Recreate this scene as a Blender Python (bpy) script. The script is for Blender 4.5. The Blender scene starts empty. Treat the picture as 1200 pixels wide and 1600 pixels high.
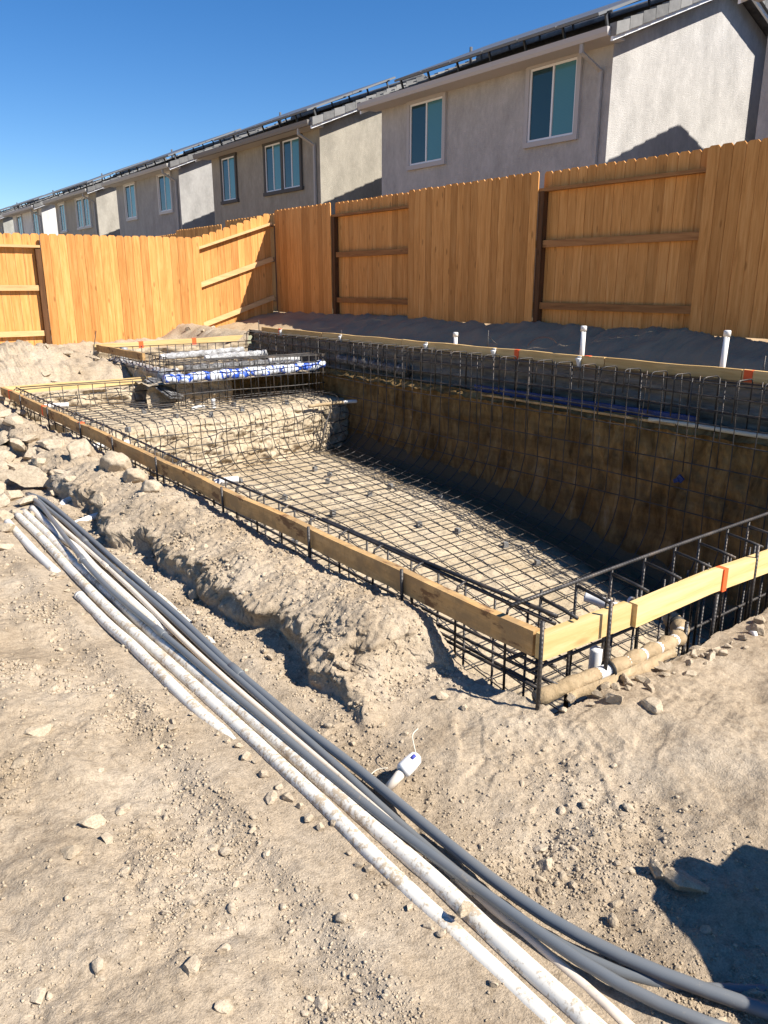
import bpy, bmesh, math, random
import numpy as np
from mathutils import Vector, Matrix

# ------------------------------------------------------------------ camera, sky, sun
scene = bpy.context.scene
COL = scene.collection
FPX = 1202.0
PITCH = math.atan(356 / FPX)
CP, SP = math.cos(PITCH), math.sin(PITCH)
FW = np.array([.603, .798, 0.0]); FW /= np.linalg.norm(FW)
RT = np.array([FW[1], -FW[0], 0.0])
# world: X across the pool towards the back fence, Y along the pool, Z up, camera at the origin (eye height 0)
cam_d = bpy.data.cameras.new('camera')
cam = bpy.data.objects.new('camera', cam_d); COL.objects.link(cam)
cam_d.sensor_fit = 'VERTICAL'; cam_d.sensor_height = 24.0
cam_d.lens = FPX / 1600 * 24.0
cam_d.clip_start = .05; cam_d.clip_end = 3000
vdir = Vector(FW * CP + np.array([0, 0, -SP]))
cam.rotation_euler = vdir.to_track_quat('-Z', 'Y').to_euler()
scene.camera = cam

SUNV = Vector((.44, -.885, 1.0)).normalized()
sun_d = bpy.data.lights.new('sun', 'SUN')
sun_d.energy = 5.0; sun_d.angle = math.radians(.5); sun_d.color = (1.0, .945, .86)
sun = bpy.data.objects.new('sun', sun_d); COL.objects.link(sun)
sun.rotation_euler = SUNV.to_track_quat('Z', 'Y').to_euler()

world = bpy.data.worlds.new('World'); scene.world = world
world.use_nodes = True
wn = world.node_tree.nodes; wl = world.node_tree.links
bg = wn['Background']
sky = wn.new('ShaderNodeTexSky'); sky.sky_type = 'NISHITA'
sky.sun_disc = False
sky.sun_elevation = math.asin(SUNV.z)
sky.sun_rotation = math.atan2(SUNV.x, SUNV.y)
sky.air_density = .9; sky.dust_density = .05; sky.ozone_density = 3.0
sky.altitude = 300
hs = wn.new('ShaderNodeHueSaturation'); hs.inputs['Saturation'].default_value = 1.32; hs.inputs['Hue'].default_value = .506
wl.new(sky.outputs['Color'], hs.inputs['Color']); wl.new(hs.outputs['Color'], bg.inputs['Color'])
bg.inputs['Strength'].default_value = .074
scene.view_settings.view_transform = 'Standard'
scene.view_settings.look = 'None'
scene.view_settings.exposure = .97
scene.view_settings.gamma = 1.0

RNG = random.Random(7)
NR = np.random.RandomState(11)


def ray(x, y):
    r = x - 600.0; v = y - 800.0
    return RT * r + FW * (FPX * CP - v * SP) + np.array([0, 0, -1.0]) * (v * CP + FPX * SP)


def at(x, y, X=None, Y=None, Z=None):
    d = ray(x, y)
    if X is not None: return d * (X / d[0])
    if Y is not None: return d * (Y / d[1])
    return d * (Z / d[2])


# ------------------------------------------------------------------ noise
def _h(ix, iy, iz, seed):
    n = (ix.astype(np.int64) * 374761393 + iy.astype(np.int64) * 668265263 + iz.astype(np.int64) * 2147483647 + seed * 974634777)
    n = (n ^ (n >> 13)) * 1274126177
    n = n & 0xffffffff
    n = (n ^ (n >> 16)) * 2246822519 & 0xffffffff
    return (n & 0xffff) / 32767.5 - 1.0


def vn2(x, y, seed=0):
    x = np.asarray(x, float); y = np.asarray(y, float)
    ix = np.floor(x); iy = np.floor(y); fx = x - ix; fy = y - iy
    ux = fx * fx * fx * (fx * (fx * 6 - 15) + 10); uy = fy * fy * fy * (fy * (fy * 6 - 15) + 10)
    ix = ix.astype(np.int64); iy = iy.astype(np.int64); z = np.zeros_like(ix)

    def g(a, b):
        ang = _h(a, b, z, seed) * math.pi
        return np.cos(ang) * (x - a) + np.sin(ang) * (y - b)
    n00 = g(ix, iy); n10 = g(ix + 1, iy); n01 = g(ix, iy + 1); n11 = g(ix + 1, iy + 1)
    return ((n00 * (1 - ux) + n10 * ux) * (1 - uy) + (n01 * (1 - ux) + n11 * ux) * uy) * 1.5


def fbm(x, y, o=4, seed=0, gain=.5):
    r = 0.0; a = 1.0
    for i in range(o):
        r = r + a * vn2(np.asarray(x) * 2 ** i + 17.3 * i, np.asarray(y) * 2 ** i - 9.1 * i, seed + i); a *= gain
    return r


def ss(a, b, x):
    t = np.clip((np.asarray(x, float) - a) / (b - a), 0, 1)
    return t * t * (3 - 2 * t)


# ------------------------------------------------------------------ materials
def mat(name, base, rough=.8, spec=.3, metal=0.0):
    m = bpy.data.materials.new(name); m.use_nodes = True
    b = m.node_tree.nodes['Principled BSDF']
    b.inputs['Base Color'].default_value = (*base, 1)
    b.inputs['Roughness'].default_value = rough
    b.inputs['Specular IOR Level'].default_value = spec
    b.inputs['Metallic'].default_value = metal
    return m


class NT:
    def __init__(s, m):
        s.m = m; s.n = m.node_tree.nodes; s.l = m.node_tree.links; s.b = s.n['Principled BSDF']

    def coord(s, scale=(1, 1, 1), off=None):
        t = s.n.new('ShaderNodeTexCoord'); mp = s.n.new('ShaderNodeMapping')
        mp.inputs['Scale'].default_value = scale
        s.l.new(t.outputs['Object'], mp.inputs['Vector'])
        if off is not None: s.l.new(off, mp.inputs['Location'])
        return mp.outputs['Vector']

    def noise(s, vec, scale, detail=4, rough=.55, dist=0.0):
        t = s.n.new('ShaderNodeTexNoise'); s.l.new(vec, t.inputs['Vector'])
        t.inputs['Scale'].default_value = scale; t.inputs['Detail'].default_value = detail
        t.inputs['Roughness'].default_value = rough; t.inputs['Distortion'].default_value = dist
        return t.outputs['Fac']

    def voro(s, vec, scale, feature='F1'):
        t = s.n.new('ShaderNodeTexVoronoi'); s.l.new(vec, t.inputs['Vector'])
        t.feature = feature; t.inputs['Scale'].default_value = scale
        return t.outputs['Distance']

    def ramp(s, fac, stops, const=False):
        t = s.n.new('ShaderNodeValToRGB'); s.l.new(fac, t.inputs['Fac'])
        e = t.color_ramp.elements
        while len(e) < len(stops): e.new(.5)
        for k, (p, c) in enumerate(stops):
            e[k].position = p; e[k].color = (*c, 1) if len(c) == 3 else c
        if const: t.color_ramp.interpolation = 'CONSTANT'
        return t.outputs['Color']

    def mix(s, fac, a, b, mode='MIX'):
        t = s.n.new('ShaderNodeMix'); t.data_type = 'RGBA'; t.blend_type = mode
        for sock, v in ((t.inputs['Factor'], fac), (t.inputs['A'], a), (t.inputs['B'], b)):
            pass
        ins = [i for i in t.inputs if i.type == 'RGBA']; fi = [i for i in t.inputs if i.name == 'Factor' and i.type == 'VALUE'][0]
        for sock, v in ((fi, fac), (ins[0], a), (ins[1], b)):
            if isinstance(v, (int, float)): sock.default_value = v
            elif isinstance(v, tuple): sock.default_value = (*v, 1)
            else: s.l.new(v, sock)
        return [o for o in t.outputs if o.type == 'RGBA'][0]

    def attr(s, name):
        t = s.n.new('ShaderNodeAttribute'); t.attribute_name = name
        return t.outputs['Fac']

    def math(s, op, a, b=0.0):
        t = s.n.new('ShaderNodeMath'); t.operation = op
        for i, v in enumerate((a, b)):
            if isinstance(v, (int, float)): t.inputs[i].default_value = v
            else: s.l.new(v, t.inputs[i])
        return t.outputs[0]

    def comb(s, x, y, z):
        t = s.n.new('ShaderNodeCombineXYZ')
        for i, v in enumerate((x, y, z)):
            if isinstance(v, (int, float)): t.inputs[i].default_value = v
            else: s.l.new(v, t.inputs[i])
        return t.outputs[0]

    def bump(s, h, strength=.5, dist=.01, prev=None):
        t = s.n.new('ShaderNodeBump'); s.l.new(h, t.inputs['Height'])
        t.inputs['Strength'].default_value = strength; t.inputs['Distance'].default_value = dist
        if prev is not None: s.l.new(prev, t.inputs['Normal'])
        return t.outputs['Normal']

    def color(s, c): s.l.new(c, s.b.inputs['Base Color'])
    def normal(s, c): s.l.new(c, s.b.inputs['Normal'])
    def rough(s, c): s.l.new(c, s.b.inputs['Roughness'])


def dirt(name, c0, c1, c2, fine=1.0, bumpd=.006, world=False):
    m = mat(name, c1, 1.0, .05); t = NT(m)
    v = t.n.new('ShaderNodeNewGeometry').outputs['Position'] if world else t.coord()
    big = t.noise(v, 2.1, 7, .66, .3)
    col = t.ramp(big, [(.3, c0), (.5, c1), (.72, c2)])
    sp = t.noise(v, 38, 5, .7)
    col = t.mix(.62, col, t.ramp(sp, [(.32, (.55, .52, .48)), (.5, (1, 1, 1)), (.68, (1.3, 1.28, 1.24))]), 'MULTIPLY')
    sp2 = t.noise(v, 210, 3, .6)
    col = t.mix(.55, col, t.ramp(sp2, [(.3, (.6, .57, .53)), (.5, (1, 1, 1)), (.7, (1.3, 1.3, 1.28))]), 'MULTIPLY')
    t.color(col)
    n1 = t.bump(t.noise(v, 45, 6, .65), .6 * fine, bumpd * 2)
    n2 = t.bump(t.noise(v, 170, 5, .7), .9 * fine, bumpd * .8, n1)
    t.normal(n2)
    return m


M = {}
M['dirt'] = dirt('dirt', (.30, .232, .158), (.385, .308, .22), (.44, .368, .28))
M['dirt_pale'] = dirt('dirt_pale', (.36, .285, .19), (.43, .35, .245), (.49, .41, .305))
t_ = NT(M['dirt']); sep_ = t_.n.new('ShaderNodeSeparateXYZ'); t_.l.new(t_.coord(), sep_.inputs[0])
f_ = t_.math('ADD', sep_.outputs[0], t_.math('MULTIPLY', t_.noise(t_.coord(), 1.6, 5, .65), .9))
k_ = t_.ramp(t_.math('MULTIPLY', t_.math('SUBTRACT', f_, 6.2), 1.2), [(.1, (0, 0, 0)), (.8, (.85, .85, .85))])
t_.color(t_.mix(k_, t_.b.inputs['Base Color'].links[0].from_socket, (.37, .275, .17)))    # back fence's shade put into the soil colour, warm brown against its blue
M['rock'] = dirt('clod_dirt', (.34, .27, .185), (.41, .335, .243), (.47, .395, .30), .8, .004, True)


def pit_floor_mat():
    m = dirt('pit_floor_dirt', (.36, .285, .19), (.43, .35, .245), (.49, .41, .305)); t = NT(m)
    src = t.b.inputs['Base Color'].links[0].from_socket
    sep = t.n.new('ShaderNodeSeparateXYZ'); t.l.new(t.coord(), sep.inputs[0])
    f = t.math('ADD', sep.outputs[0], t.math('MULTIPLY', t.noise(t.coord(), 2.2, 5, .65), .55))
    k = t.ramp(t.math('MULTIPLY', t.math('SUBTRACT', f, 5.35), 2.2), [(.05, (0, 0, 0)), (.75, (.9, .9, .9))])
    t.color(t.mix(k, src, (.125, .085, .045)))      # shade under the back wall painted into the floor colour
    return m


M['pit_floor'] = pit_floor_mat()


def damp_mat():
    m = mat('damp_clay', (.15, .1, .05), .95, .1); t = NT(m)
    v = t.coord((1, 1, .35)); v1 = t.coord()
    col = t.ramp(t.noise(v, 7, 6, .65, .6), [(.28, (.075, .042, .016)), (.45, (.19, .118, .048)), (.6, (.28, .18, .075)), (.75, (.40, .29, .165))])
    band = t.noise(t.coord((.35, .35, 3.2)), 2.2, 4, .6)
    col = t.mix(.7, col, t.ramp(band, [(.35, (.62, .6, .56)), (.5, (1, 1, 1)), (.64, (1.25, 1.2, 1.1))]), 'MULTIPLY')
    t.color(col)
    n = t.bump(t.noise(v, 22, 6, .7), 1.0, .02); n = t.bump(t.noise(v1, 90, 4, .7), .8, .006, n)
    t.normal(n)
    return m


M['damp'] = damp_mat()


def grey_bank():
    m = mat('grey_bank', (.2, .18, .15), .8, .2); t = NT(m)
    v = t.coord((1, .6, 3.5))
    col = t.ramp(t.noise(v, 4.5, 6, .65, .4), [(.3, (.085, .075, .062)), (.46, (.19, .17, .14)), (.62, (.27, .245, .205)), (.8, (.40, .38, .34))])
    t.color(col)
    n = t.bump(t.noise(v, 9, 6, .7, .5), 1.0, .03); t.normal(n)
    return m


M['bank'] = grey_bank()


def wood(name, dark, mid, light, axis, scale=9.0, tone=.28, rough=.75, knots=True):
    m = mat(name, mid, rough, .2); t = NT(m)
    off = t.math('MULTIPLY', t.attr('tone'), 37.0)
    offv = t.comb(off, off, off)
    sc = [1.0, 1.0, 1.0]; sc[axis] = .07
    v = t.coord(tuple(sc), offv)
    g = t.noise(v, scale * 3, 5, .65, .8)
    col = t.ramp(g, [(.25, dark), (.5, mid), (.78, light)])
    tn = t.ramp(t.attr('tone'), [(0, (1 - tone, (1 - tone) * .97, (1 - tone) * .92)), (.5, (1, 1, 1)), (1, (1 + tone * .55, 1 + tone * .6, 1 + tone * .7))])
    col = t.mix(1.0, col, tn, 'MULTIPLY')
    if knots:
        sc2 = [1.0, 1.0, 1.0]; sc2[axis] = .33
        kd = t.voro(t.coord(tuple(sc2), offv), 6.5)
        k = t.ramp(kd, [(0, (1, 1, 1)), (.07, (.8, .8, .8)), (.13, (0, 0, 0))])
        col = t.mix(t.math('MULTIPLY', k, .62), col, (dark[0] * .42, dark[1] * .38, dark[2] * .36))
    t.color(col)
    t.normal(t.bump(t.noise(v, scale * 9, 4, .6), .35, .003))
    return m


M['cedar'] = wood('cedar_board', (.39, .165, .042), (.58, .268, .078), (.69, .37, .135), 2, tone=.22)
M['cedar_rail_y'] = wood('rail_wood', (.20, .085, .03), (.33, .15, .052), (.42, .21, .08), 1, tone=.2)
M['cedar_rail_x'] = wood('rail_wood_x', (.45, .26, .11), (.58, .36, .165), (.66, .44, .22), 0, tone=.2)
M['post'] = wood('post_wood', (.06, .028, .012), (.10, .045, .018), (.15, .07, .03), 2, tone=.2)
M['form_y'] = wood('form_board_y', (.42, .235, .085), (.56, .345, .145), (.64, .43, .21), 1, tone=.22)
M['form_far'] = wood('form_board_far', (.48, .29, .105), (.64, .42, .175), (.72, .51, .25), 1, tone=.15)
M['form_x'] = wood('form_board_x', (.52, .34, .13), (.66, .47, .215), (.74, .57, .31), 0, tone=.15)


def stained(m, amount=.5):
    t = NT(m)
    src = t.b.inputs['Base Color'].links[0].from_socket
    nz = t.noise(t.coord(), 5.5, 6, .7)
    k = t.ramp(nz, [(.44, (0, 0, 0)), (.56, (amount, amount, amount))])
    t.color(t.mix(k, src, (.30, .195, .095)))
    nz2 = t.noise(t.coord((1, .4, 1)), 11, 5, .7)
    k2 = t.ramp(nz2, [(.56, (0, 0, 0)), (.62, (.85, .85, .85))])
    t.color(t.mix(k2, t.b.inputs['Base Color'].links[0].from_socket, (.14, .07, .035)))


stained(M['form_y'], .75)


def rebar_mat():
    m = mat('rebar_steel', (.035, .033, .034), .5, .5, .35); t = NT(m); v = t.coord()
    t.color(t.ramp(t.noise(v, 9, 4, .6), [(.35, (.026, .024, .024)), (.55, (.06, .053, .048)), (.75, (.14, .10, .07))]))
    w = t.n.new('ShaderNodeTexWave'); w.wave_type = 'BANDS'; w.bands_direction = 'DIAGONAL'
    t.l.new(v, w.inputs['Vector']); w.inputs['Scale'].default_value = 38
    t.normal(t.bump(w.outputs['Fac'], .3, .003))
    return m


M['rebar'] = rebar_mat()


def pvc(name, base, soil, lo, hi, rough=.35):
    m = mat(name, base, rough, .4); t = NT(m); v = t.coord()
    sep = t.n.new('ShaderNodeSeparateXYZ'); g = t.n.new('ShaderNodeNewGeometry'); t.l.new(g.outputs['Normal'], sep.inputs[0])
    nz = t.noise(v, 14, 6, .68); nz2 = t.noise(v, 75, 5, .7)
    s = t.math('ADD', t.math('MULTIPLY', nz, .5), t.math('MULTIPLY', nz2, .5))
    k = t.ramp(s, [(lo, (0, 0, 0)), (hi, (1, 1, 1))])
    film = t.mix(t.ramp(t.noise(v, 3.5, 4, .6), [(.35, (.1, .1, .1)), (.7, (.5, .5, .5))]), base, tuple(.5 * (a + b) for a, b in zip(base, soil)))
    t.color(t.mix(k, film, soil))
    t.rough(t.ramp(k, [(0, (rough,) * 3), (1, (.95,) * 3)]))
    t.normal(t.bump(k, .3, .002))
    return m


M['pvc'] = pvc('white_pvc', (.75, .715, .63), (.42, .335, .235), .56, .60)
M['pvc_dirty'] = pvc('dirty_white_pvc', (.74, .70, .61), (.42, .335, .235), .50, .57)
M['pvc_cream'] = pvc('cream_pvc', (.70, .61, .50), (.45, .36, .25), .56, .66)
M['pvc_clean'] = pvc('clean_pvc', (.76, .75, .72), (.45, .37, .27), .62, .72)
M['conduit'] = pvc('grey_conduit', (.118, .135, .152), (.30, .25, .185), .58, .74, .42)
M['black'] = mat('black_cap', (.02, .02, .02), .6)
M['dobie'] = dirt('spacer_concrete', (.13, .13, .13), (.2, .2, .2), (.27, .265, .26), .6)
M['orange'] = mat('orange_paint', (.85, .12, .03), .7)
M['tape'] = mat('blue_print', (.05, .06, .3), .6)


def stucco(name, c, var=.18):
    m = mat(name, c, .95, .1); t = NT(m); v = t.coord()
    a = t.noise(t.coord((1, 1, .55)), 2.6, 6, .68)
    lo = tuple(x * (1 - var) for x in c); hi = tuple(min(1, x * (1 + var)) for x in c)
    col = t.ramp(a, [(.3, lo), (.5, c), (.7, hi)])
    b = t.noise(t.coord((1, 1, .5)), 16, 4, .6)
    col = t.mix(.5, col, t.ramp(b, [(.35, (.84, .84, .84)), (.6, (1.0, 1.0, 1.0)), (.72, (1.18, 1.18, 1.18))]), 'MULTIPLY')
    t.color(col)
    t.normal(t.bump(t.noise(v, 40, 4, .6), .7, .02))
    return m


M['roof'] = mat('roof_tile', (.085, .085, .09), .85)
tt = NT(M['roof']); tt.color(tt.ramp(tt.noise(tt.coord(), 5, 5, .6), [(.3, (.06, .06, .065)), (.7, (.14, .14, .145))]))
M['rake_tile'] = mat('rake_tile', (.17, .17, .165), .85)
tt = NT(M['rake_tile']); tt.color(tt.ramp(tt.math('ADD', tt.math('MULTIPLY', tt.noise(tt.coord(), 7, 5, .7), .6), tt.math('MULTIPLY', tt.attr('tone'), .4)), [(.2, (.09, .09, .09)), (.8, (.25, .245, .235))]))
M['panel'] = mat('solar_cell', (.10, .105, .115), .45, .5)
M['panel_frame'] = mat('panel_frame', (.16, .165, .17), .6, .4, .2)
M['clip'] = mat('mount_clip', (.07, .07, .07), .5, .5, .3)
M['white_vinyl'] = mat('white_vinyl', (.78, .78, .78), .5)


def glass(name, c):
    m = mat(name, c, .06, .5); t = NT(m)
    w = t.n.new('ShaderNodeTexWave'); w.bands_direction = 'Z'; t.l.new(t.coord(), w.inputs['Vector']); w.inputs['Scale'].default_value = 12
    t.color(t.mix(.12, c, t.ramp(w.outputs['Fac'], [(.2, tuple(x * .55 for x in c)), (.8, tuple(x * 1.2 for x in c))])))
    t.normal(t.bump(t.noise(t.coord(), 1.2, 2, .5), .03, .02))
    return m


M['glass_blind'] = glass('tinted_glass_over_blind', (.075, .205, .225))
M['glass_screen'] = glass('tinted_glass_behind_screen', (.022, .055, .065))
M['paper'] = mat('kraft_paper', (.52, .40, .25), .85)
tt = NT(M['paper']); tt.color(tt.ramp(tt.noise(tt.coord(), 14, 5, .65), [(.3, (.26, .185, .10)), (.6, (.40, .295, .175)), (.8, (.50, .39, .255))]))
tt.normal(tt.bump(tt.noise(tt.coord(), 30, 5, .65, .8), .8, .012))
M['foil'] = mat('silvery_plastic_wrap', (.60, .60, .60), .3, .6, .0)
tt = NT(M['foil']); tt.color(tt.ramp(tt.noise(tt.coord(), 12, 5, .7, .6), [(.3, (.17, .165, .16)), (.5, (.38, .375, .37)), (.7, (.7, .7, .7))]))
tt.normal(tt.bump(tt.noise(tt.coord(), 18, 5, .7, 1.0), 1.0, .03))


def sheet_mat():
    m = mat('blue_white_sheet', (.7, .72, .75), .35, .5); t = NT(m)
    v = t.coord((1, 1, 1.6))
    n = t.noise(v, 1.5, 2, .5, 3.0)
    t.color(t.ramp(n, [(.0, (.62, .65, .70)), (.455, (.62, .65, .70)), (.475, (.03, .10, .52)), (.545, (.03, .10, .52)), (.565, (.62, .65, .70)), (1, (.62, .65, .70))]))
    t.normal(t.bump(t.noise(v, 15, 4, .6, .5), .8, .02))
    return m


M['sheet'] = sheet_mat()
M['dark_wrap'] = mat('dark_wrap', (.14, .135, .13), .35, .5)
tt = NT(M['dark_wrap']); tt.color(tt.ramp(tt.noise(tt.coord(), 16, 5, .7, .7), [(.35, (.05, .05, .05)), (.55, (.16, .155, .15)), (.72, (.5, .5, .5))]))
tt.normal(tt.bump(tt.noise(tt.coord(), 20, 5, .7, 1.0), 1.0, .03))
M['blue_board'] = mat('blue_painted_board', (.02, .07, .30), .5)
tt = NT(M['blue_board']); tt.color(tt.ramp(tt.noise(tt.coord(), 14, 5, .7), [(.3, (.01, .022, .08)), (.6, (.016, .05, .20)), (.8, (.05, .09, .24))]))
M['hose'] = mat('cream_hose', (.60, .54, .42), .5)


# ------------------------------------------------------------------ mesh builder
class MB:
    def __init__(s):
        s.v = []; s.f = []; s.t = []; s.n = 0; s.smooth = []

    def add(s, verts, faces, tone=None, smooth=False):
        verts = np.asarray(verts, float)
        if tone is None: tone = RNG.random()
        o = s.n
        s.v.append(verts); s.t.append(np.full(len(verts), tone)); s.n += len(verts)
        s.f.extend([tuple(i + o for i in f) for f in faces]); s.smooth.extend([smooth] * len(faces))

    def box(s, c, size, ax=None, tone=None):
        """axis box; ax = 3 unit vectors for an oriented one"""
        c = np.asarray(c, float); h = np.asarray(size, float) / 2
        A = np.eye(3) if ax is None else np.asarray(ax, float)
        vs = [c + A[0] * h[0] * i + A[1] * h[1] * j + A[2] * h[2] * k for i in (-1, 1) for j in (-1, 1) for k in (-1, 1)]
        s.add(vs, [(0, 1, 3, 2), (4, 6, 7, 5), (0, 4, 5, 1), (2, 3, 7, 6), (0, 2, 6, 4), (1, 5, 7, 3)], tone)

    def bar(s, a, b, w, h, up=(0, 0, 1), tone=None):
        """rectangular bar from a to b, w across, h along 'up'"""
        a = np.asarray(a, float); b = np.asarray(b, float)
        d = b - a; L = np.linalg.norm(d); d /= L
        up = np.asarray(up, float); sd = np.cross(up, d); sd /= np.linalg.norm(sd); u2 = np.cross(d, sd)
        s.box((a + b) / 2, (L, w, h), (d, sd, u2), tone)

    def prism(s, poly, o, u, v, w, depth, tone=None):
        """polygon (p,q) in plane (u,v) at o, extruded along w by depth"""
        o, u, v, w = (np.asarray(q, float) for q in (o, u, v, w)); n = len(poly)
        vs = [o + u * p + v * q for p, q in poly] + [o + u * p + v * q + w * depth for p, q in poly]
        fs = [tuple(range(n)), tuple(range(2 * n - 1, n - 1, -1))] + [(i, i + n, (i + 1) % n + n, (i + 1) % n) for i in range(n)]
        s.add(vs, fs, tone)

    def tube(s, path, r, n=6, cap=True, tone=None, smooth=True):
        P = np.asarray(path, float); m = len(P)
        rr = np.broadcast_to(np.asarray(r, float), (m,))
        T = np.gradient(P, axis=0); T /= np.linalg.norm(T, axis=1)[:, None] + 1e-12
        ref = np.array([0, 0, 1.0]) if abs(T[0][2]) < .9 else np.array([1.0, 0, 0])
        A = np.cross(T[0], ref); A /= np.linalg.norm(A)
        vs = []
        for i in range(m):
            A = A - T[i] * A.dot(T[i]); A /= np.linalg.norm(A) + 1e-12
            B = np.cross(T[i], A)
            for k in range(n):
                a = 2 * math.pi * k / n
                vs.append(P[i] + rr[i] * (A * math.cos(a) + B * math.sin(a)))
        fs = [(i * n + k, i * n + (k + 1) % n, (i + 1) * n + (k + 1) % n, (i + 1) * n + k) for i in range(m - 1) for k in range(n)]
        if cap: fs += [tuple(range(n - 1, -1, -1)), tuple((m - 1) * n + k for k in range(n))]
        s.add(vs, fs, tone, smooth)

    def build(s, name, m, parent=None, smooth=False, bevel=0.0):
        me = bpy.data.meshes.new(name)
        V = np.concatenate(s.v) if s.v else np.zeros((0, 3))
        par = np.zeros(3)
        if parent is not None: par = np.array(WL(parent))
        me.from_pydata((V - par).tolist(), [], s.f)
        at_ = me.attributes.new('tone', 'FLOAT', 'POINT')
        at_.data.foreach_set('value', np.concatenate(s.t).astype(np.float32))
        sm = np.array(s.smooth) if not smooth else np.ones(len(s.f), bool)
        me.polygons.foreach_set('use_smooth', sm)
        bm = bmesh.new(); bm.from_mesh(me); bmesh.ops.recalc_face_normals(bm, faces=bm.faces); bm.to_mesh(me); bm.free()
        me.materials.append(M[m] if isinstance(m, str) else m)
        o = bpy.data.objects.new(name, me); COL.objects.link(o)
        if parent is not None: o.parent = parent
        if bevel:
            b = o.modifiers.new('bevel', 'BEVEL'); b.width = bevel; b.segments = 2; b.limit_method = 'ANGLE'
        return o


def WL(o):
    p = Vector((0, 0, 0))
    while o is not None:
        p = p + o.location; o = o.parent
    return p


def tag(o, label=None, cat=None, group=None, kind=None):
    if label: o['label'] = label
    if cat: o['category'] = cat
    if group: o['group'] = group
    if kind: o['kind'] = kind
    return o


def thing(name, label, cat, loc, group=None):
    o = bpy.data.objects.new(name, None); COL.objects.link(o); o.location = loc
    o.empty_display_size = .2
    return tag(o, label, cat, group)


def recenter(o):
    """move a top-level mesh's origin to the base of its mesh"""
    me = o.data; n = len(me.vertices); co = np.zeros(n * 3); me.vertices.foreach_get('co', co); co = co.reshape(-1, 3)
    c = (co.min(0) + co.max(0)) / 2; c[2] = co[:, 2].min()
    me.vertices.foreach_set('co', (co - c).ravel()); o.location = Vector(c) + o.location; me.update()
    return o


def grid_obj(name, XX, YY, ZZ, m, keep=None, kind='structure', smooth=True):
    a, b = XX.shape
    V = np.stack([XX, YY, ZZ], -1).reshape(-1, 3)
    idx = np.arange(a * b).reshape(a, b)
    Q = np.stack([idx[:-1, :-1], idx[1:, :-1], idx[1:, 1:], idx[:-1, 1:]], -1)
    Q = Q[keep] if keep is not None else Q.reshape(-1, 4)
    me = bpy.data.meshes.new(name)
    me.vertices.add(len(V)); me.vertices.foreach_set('co', V.ravel().astype(np.float32))
    nf = len(Q)
    me.loops.add(nf * 4); me.loops.foreach_set('vertex_index', Q.ravel().astype(np.int32))
    me.polygons.add(nf); me.polygons.foreach_set('loop_start', (np.arange(nf) * 4).astype(np.int32))
    me.polygons.foreach_set('use_smooth', np.full(nf, smooth))
    me.update(); me.validate()
    me.materials.append(M[m])
    o = bpy.data.objects.new(name, me); COL.objects.link(o); o['kind'] = kind
    return o


# ------------------------------------------------------------------ terrain
PX0, PX1, PY0, PY1 = 1.83, 6.02, 1.47, 9.62        # pool pit
SX0, SY1 = 3.46, 11.5                               # spa pit


def mound(X, Y):
    """(mound height 0..1) steep face towards the pipe trench with lobes"""
    wob = .085 * fbm(Y * 1.3 + 3.1, X * 1.3, 3, 5) + .03 * vn2(Y * 3.7, X * 3.7, 9)
    lob = .09 * (1 - np.abs(np.sin(Y * 2.5 - .25 + 1.0 * vn2(Y * .9, 0 * Y, 33)))) ** 2.0
    xb = 1.32 + wob + lob
    q = X - xb
    m = .74 * ss(0, .05, q) + .26 * ss(.03, .30, q)
    end = ss(1.86, 2.10, Y + .16 * fbm(X * 3, Y * 2, 2, 3) - .10 * ss(1.45, 1.75, X)) * (1 - .55 * ss(6.2, 8.5, Y))
    return m * end


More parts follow.
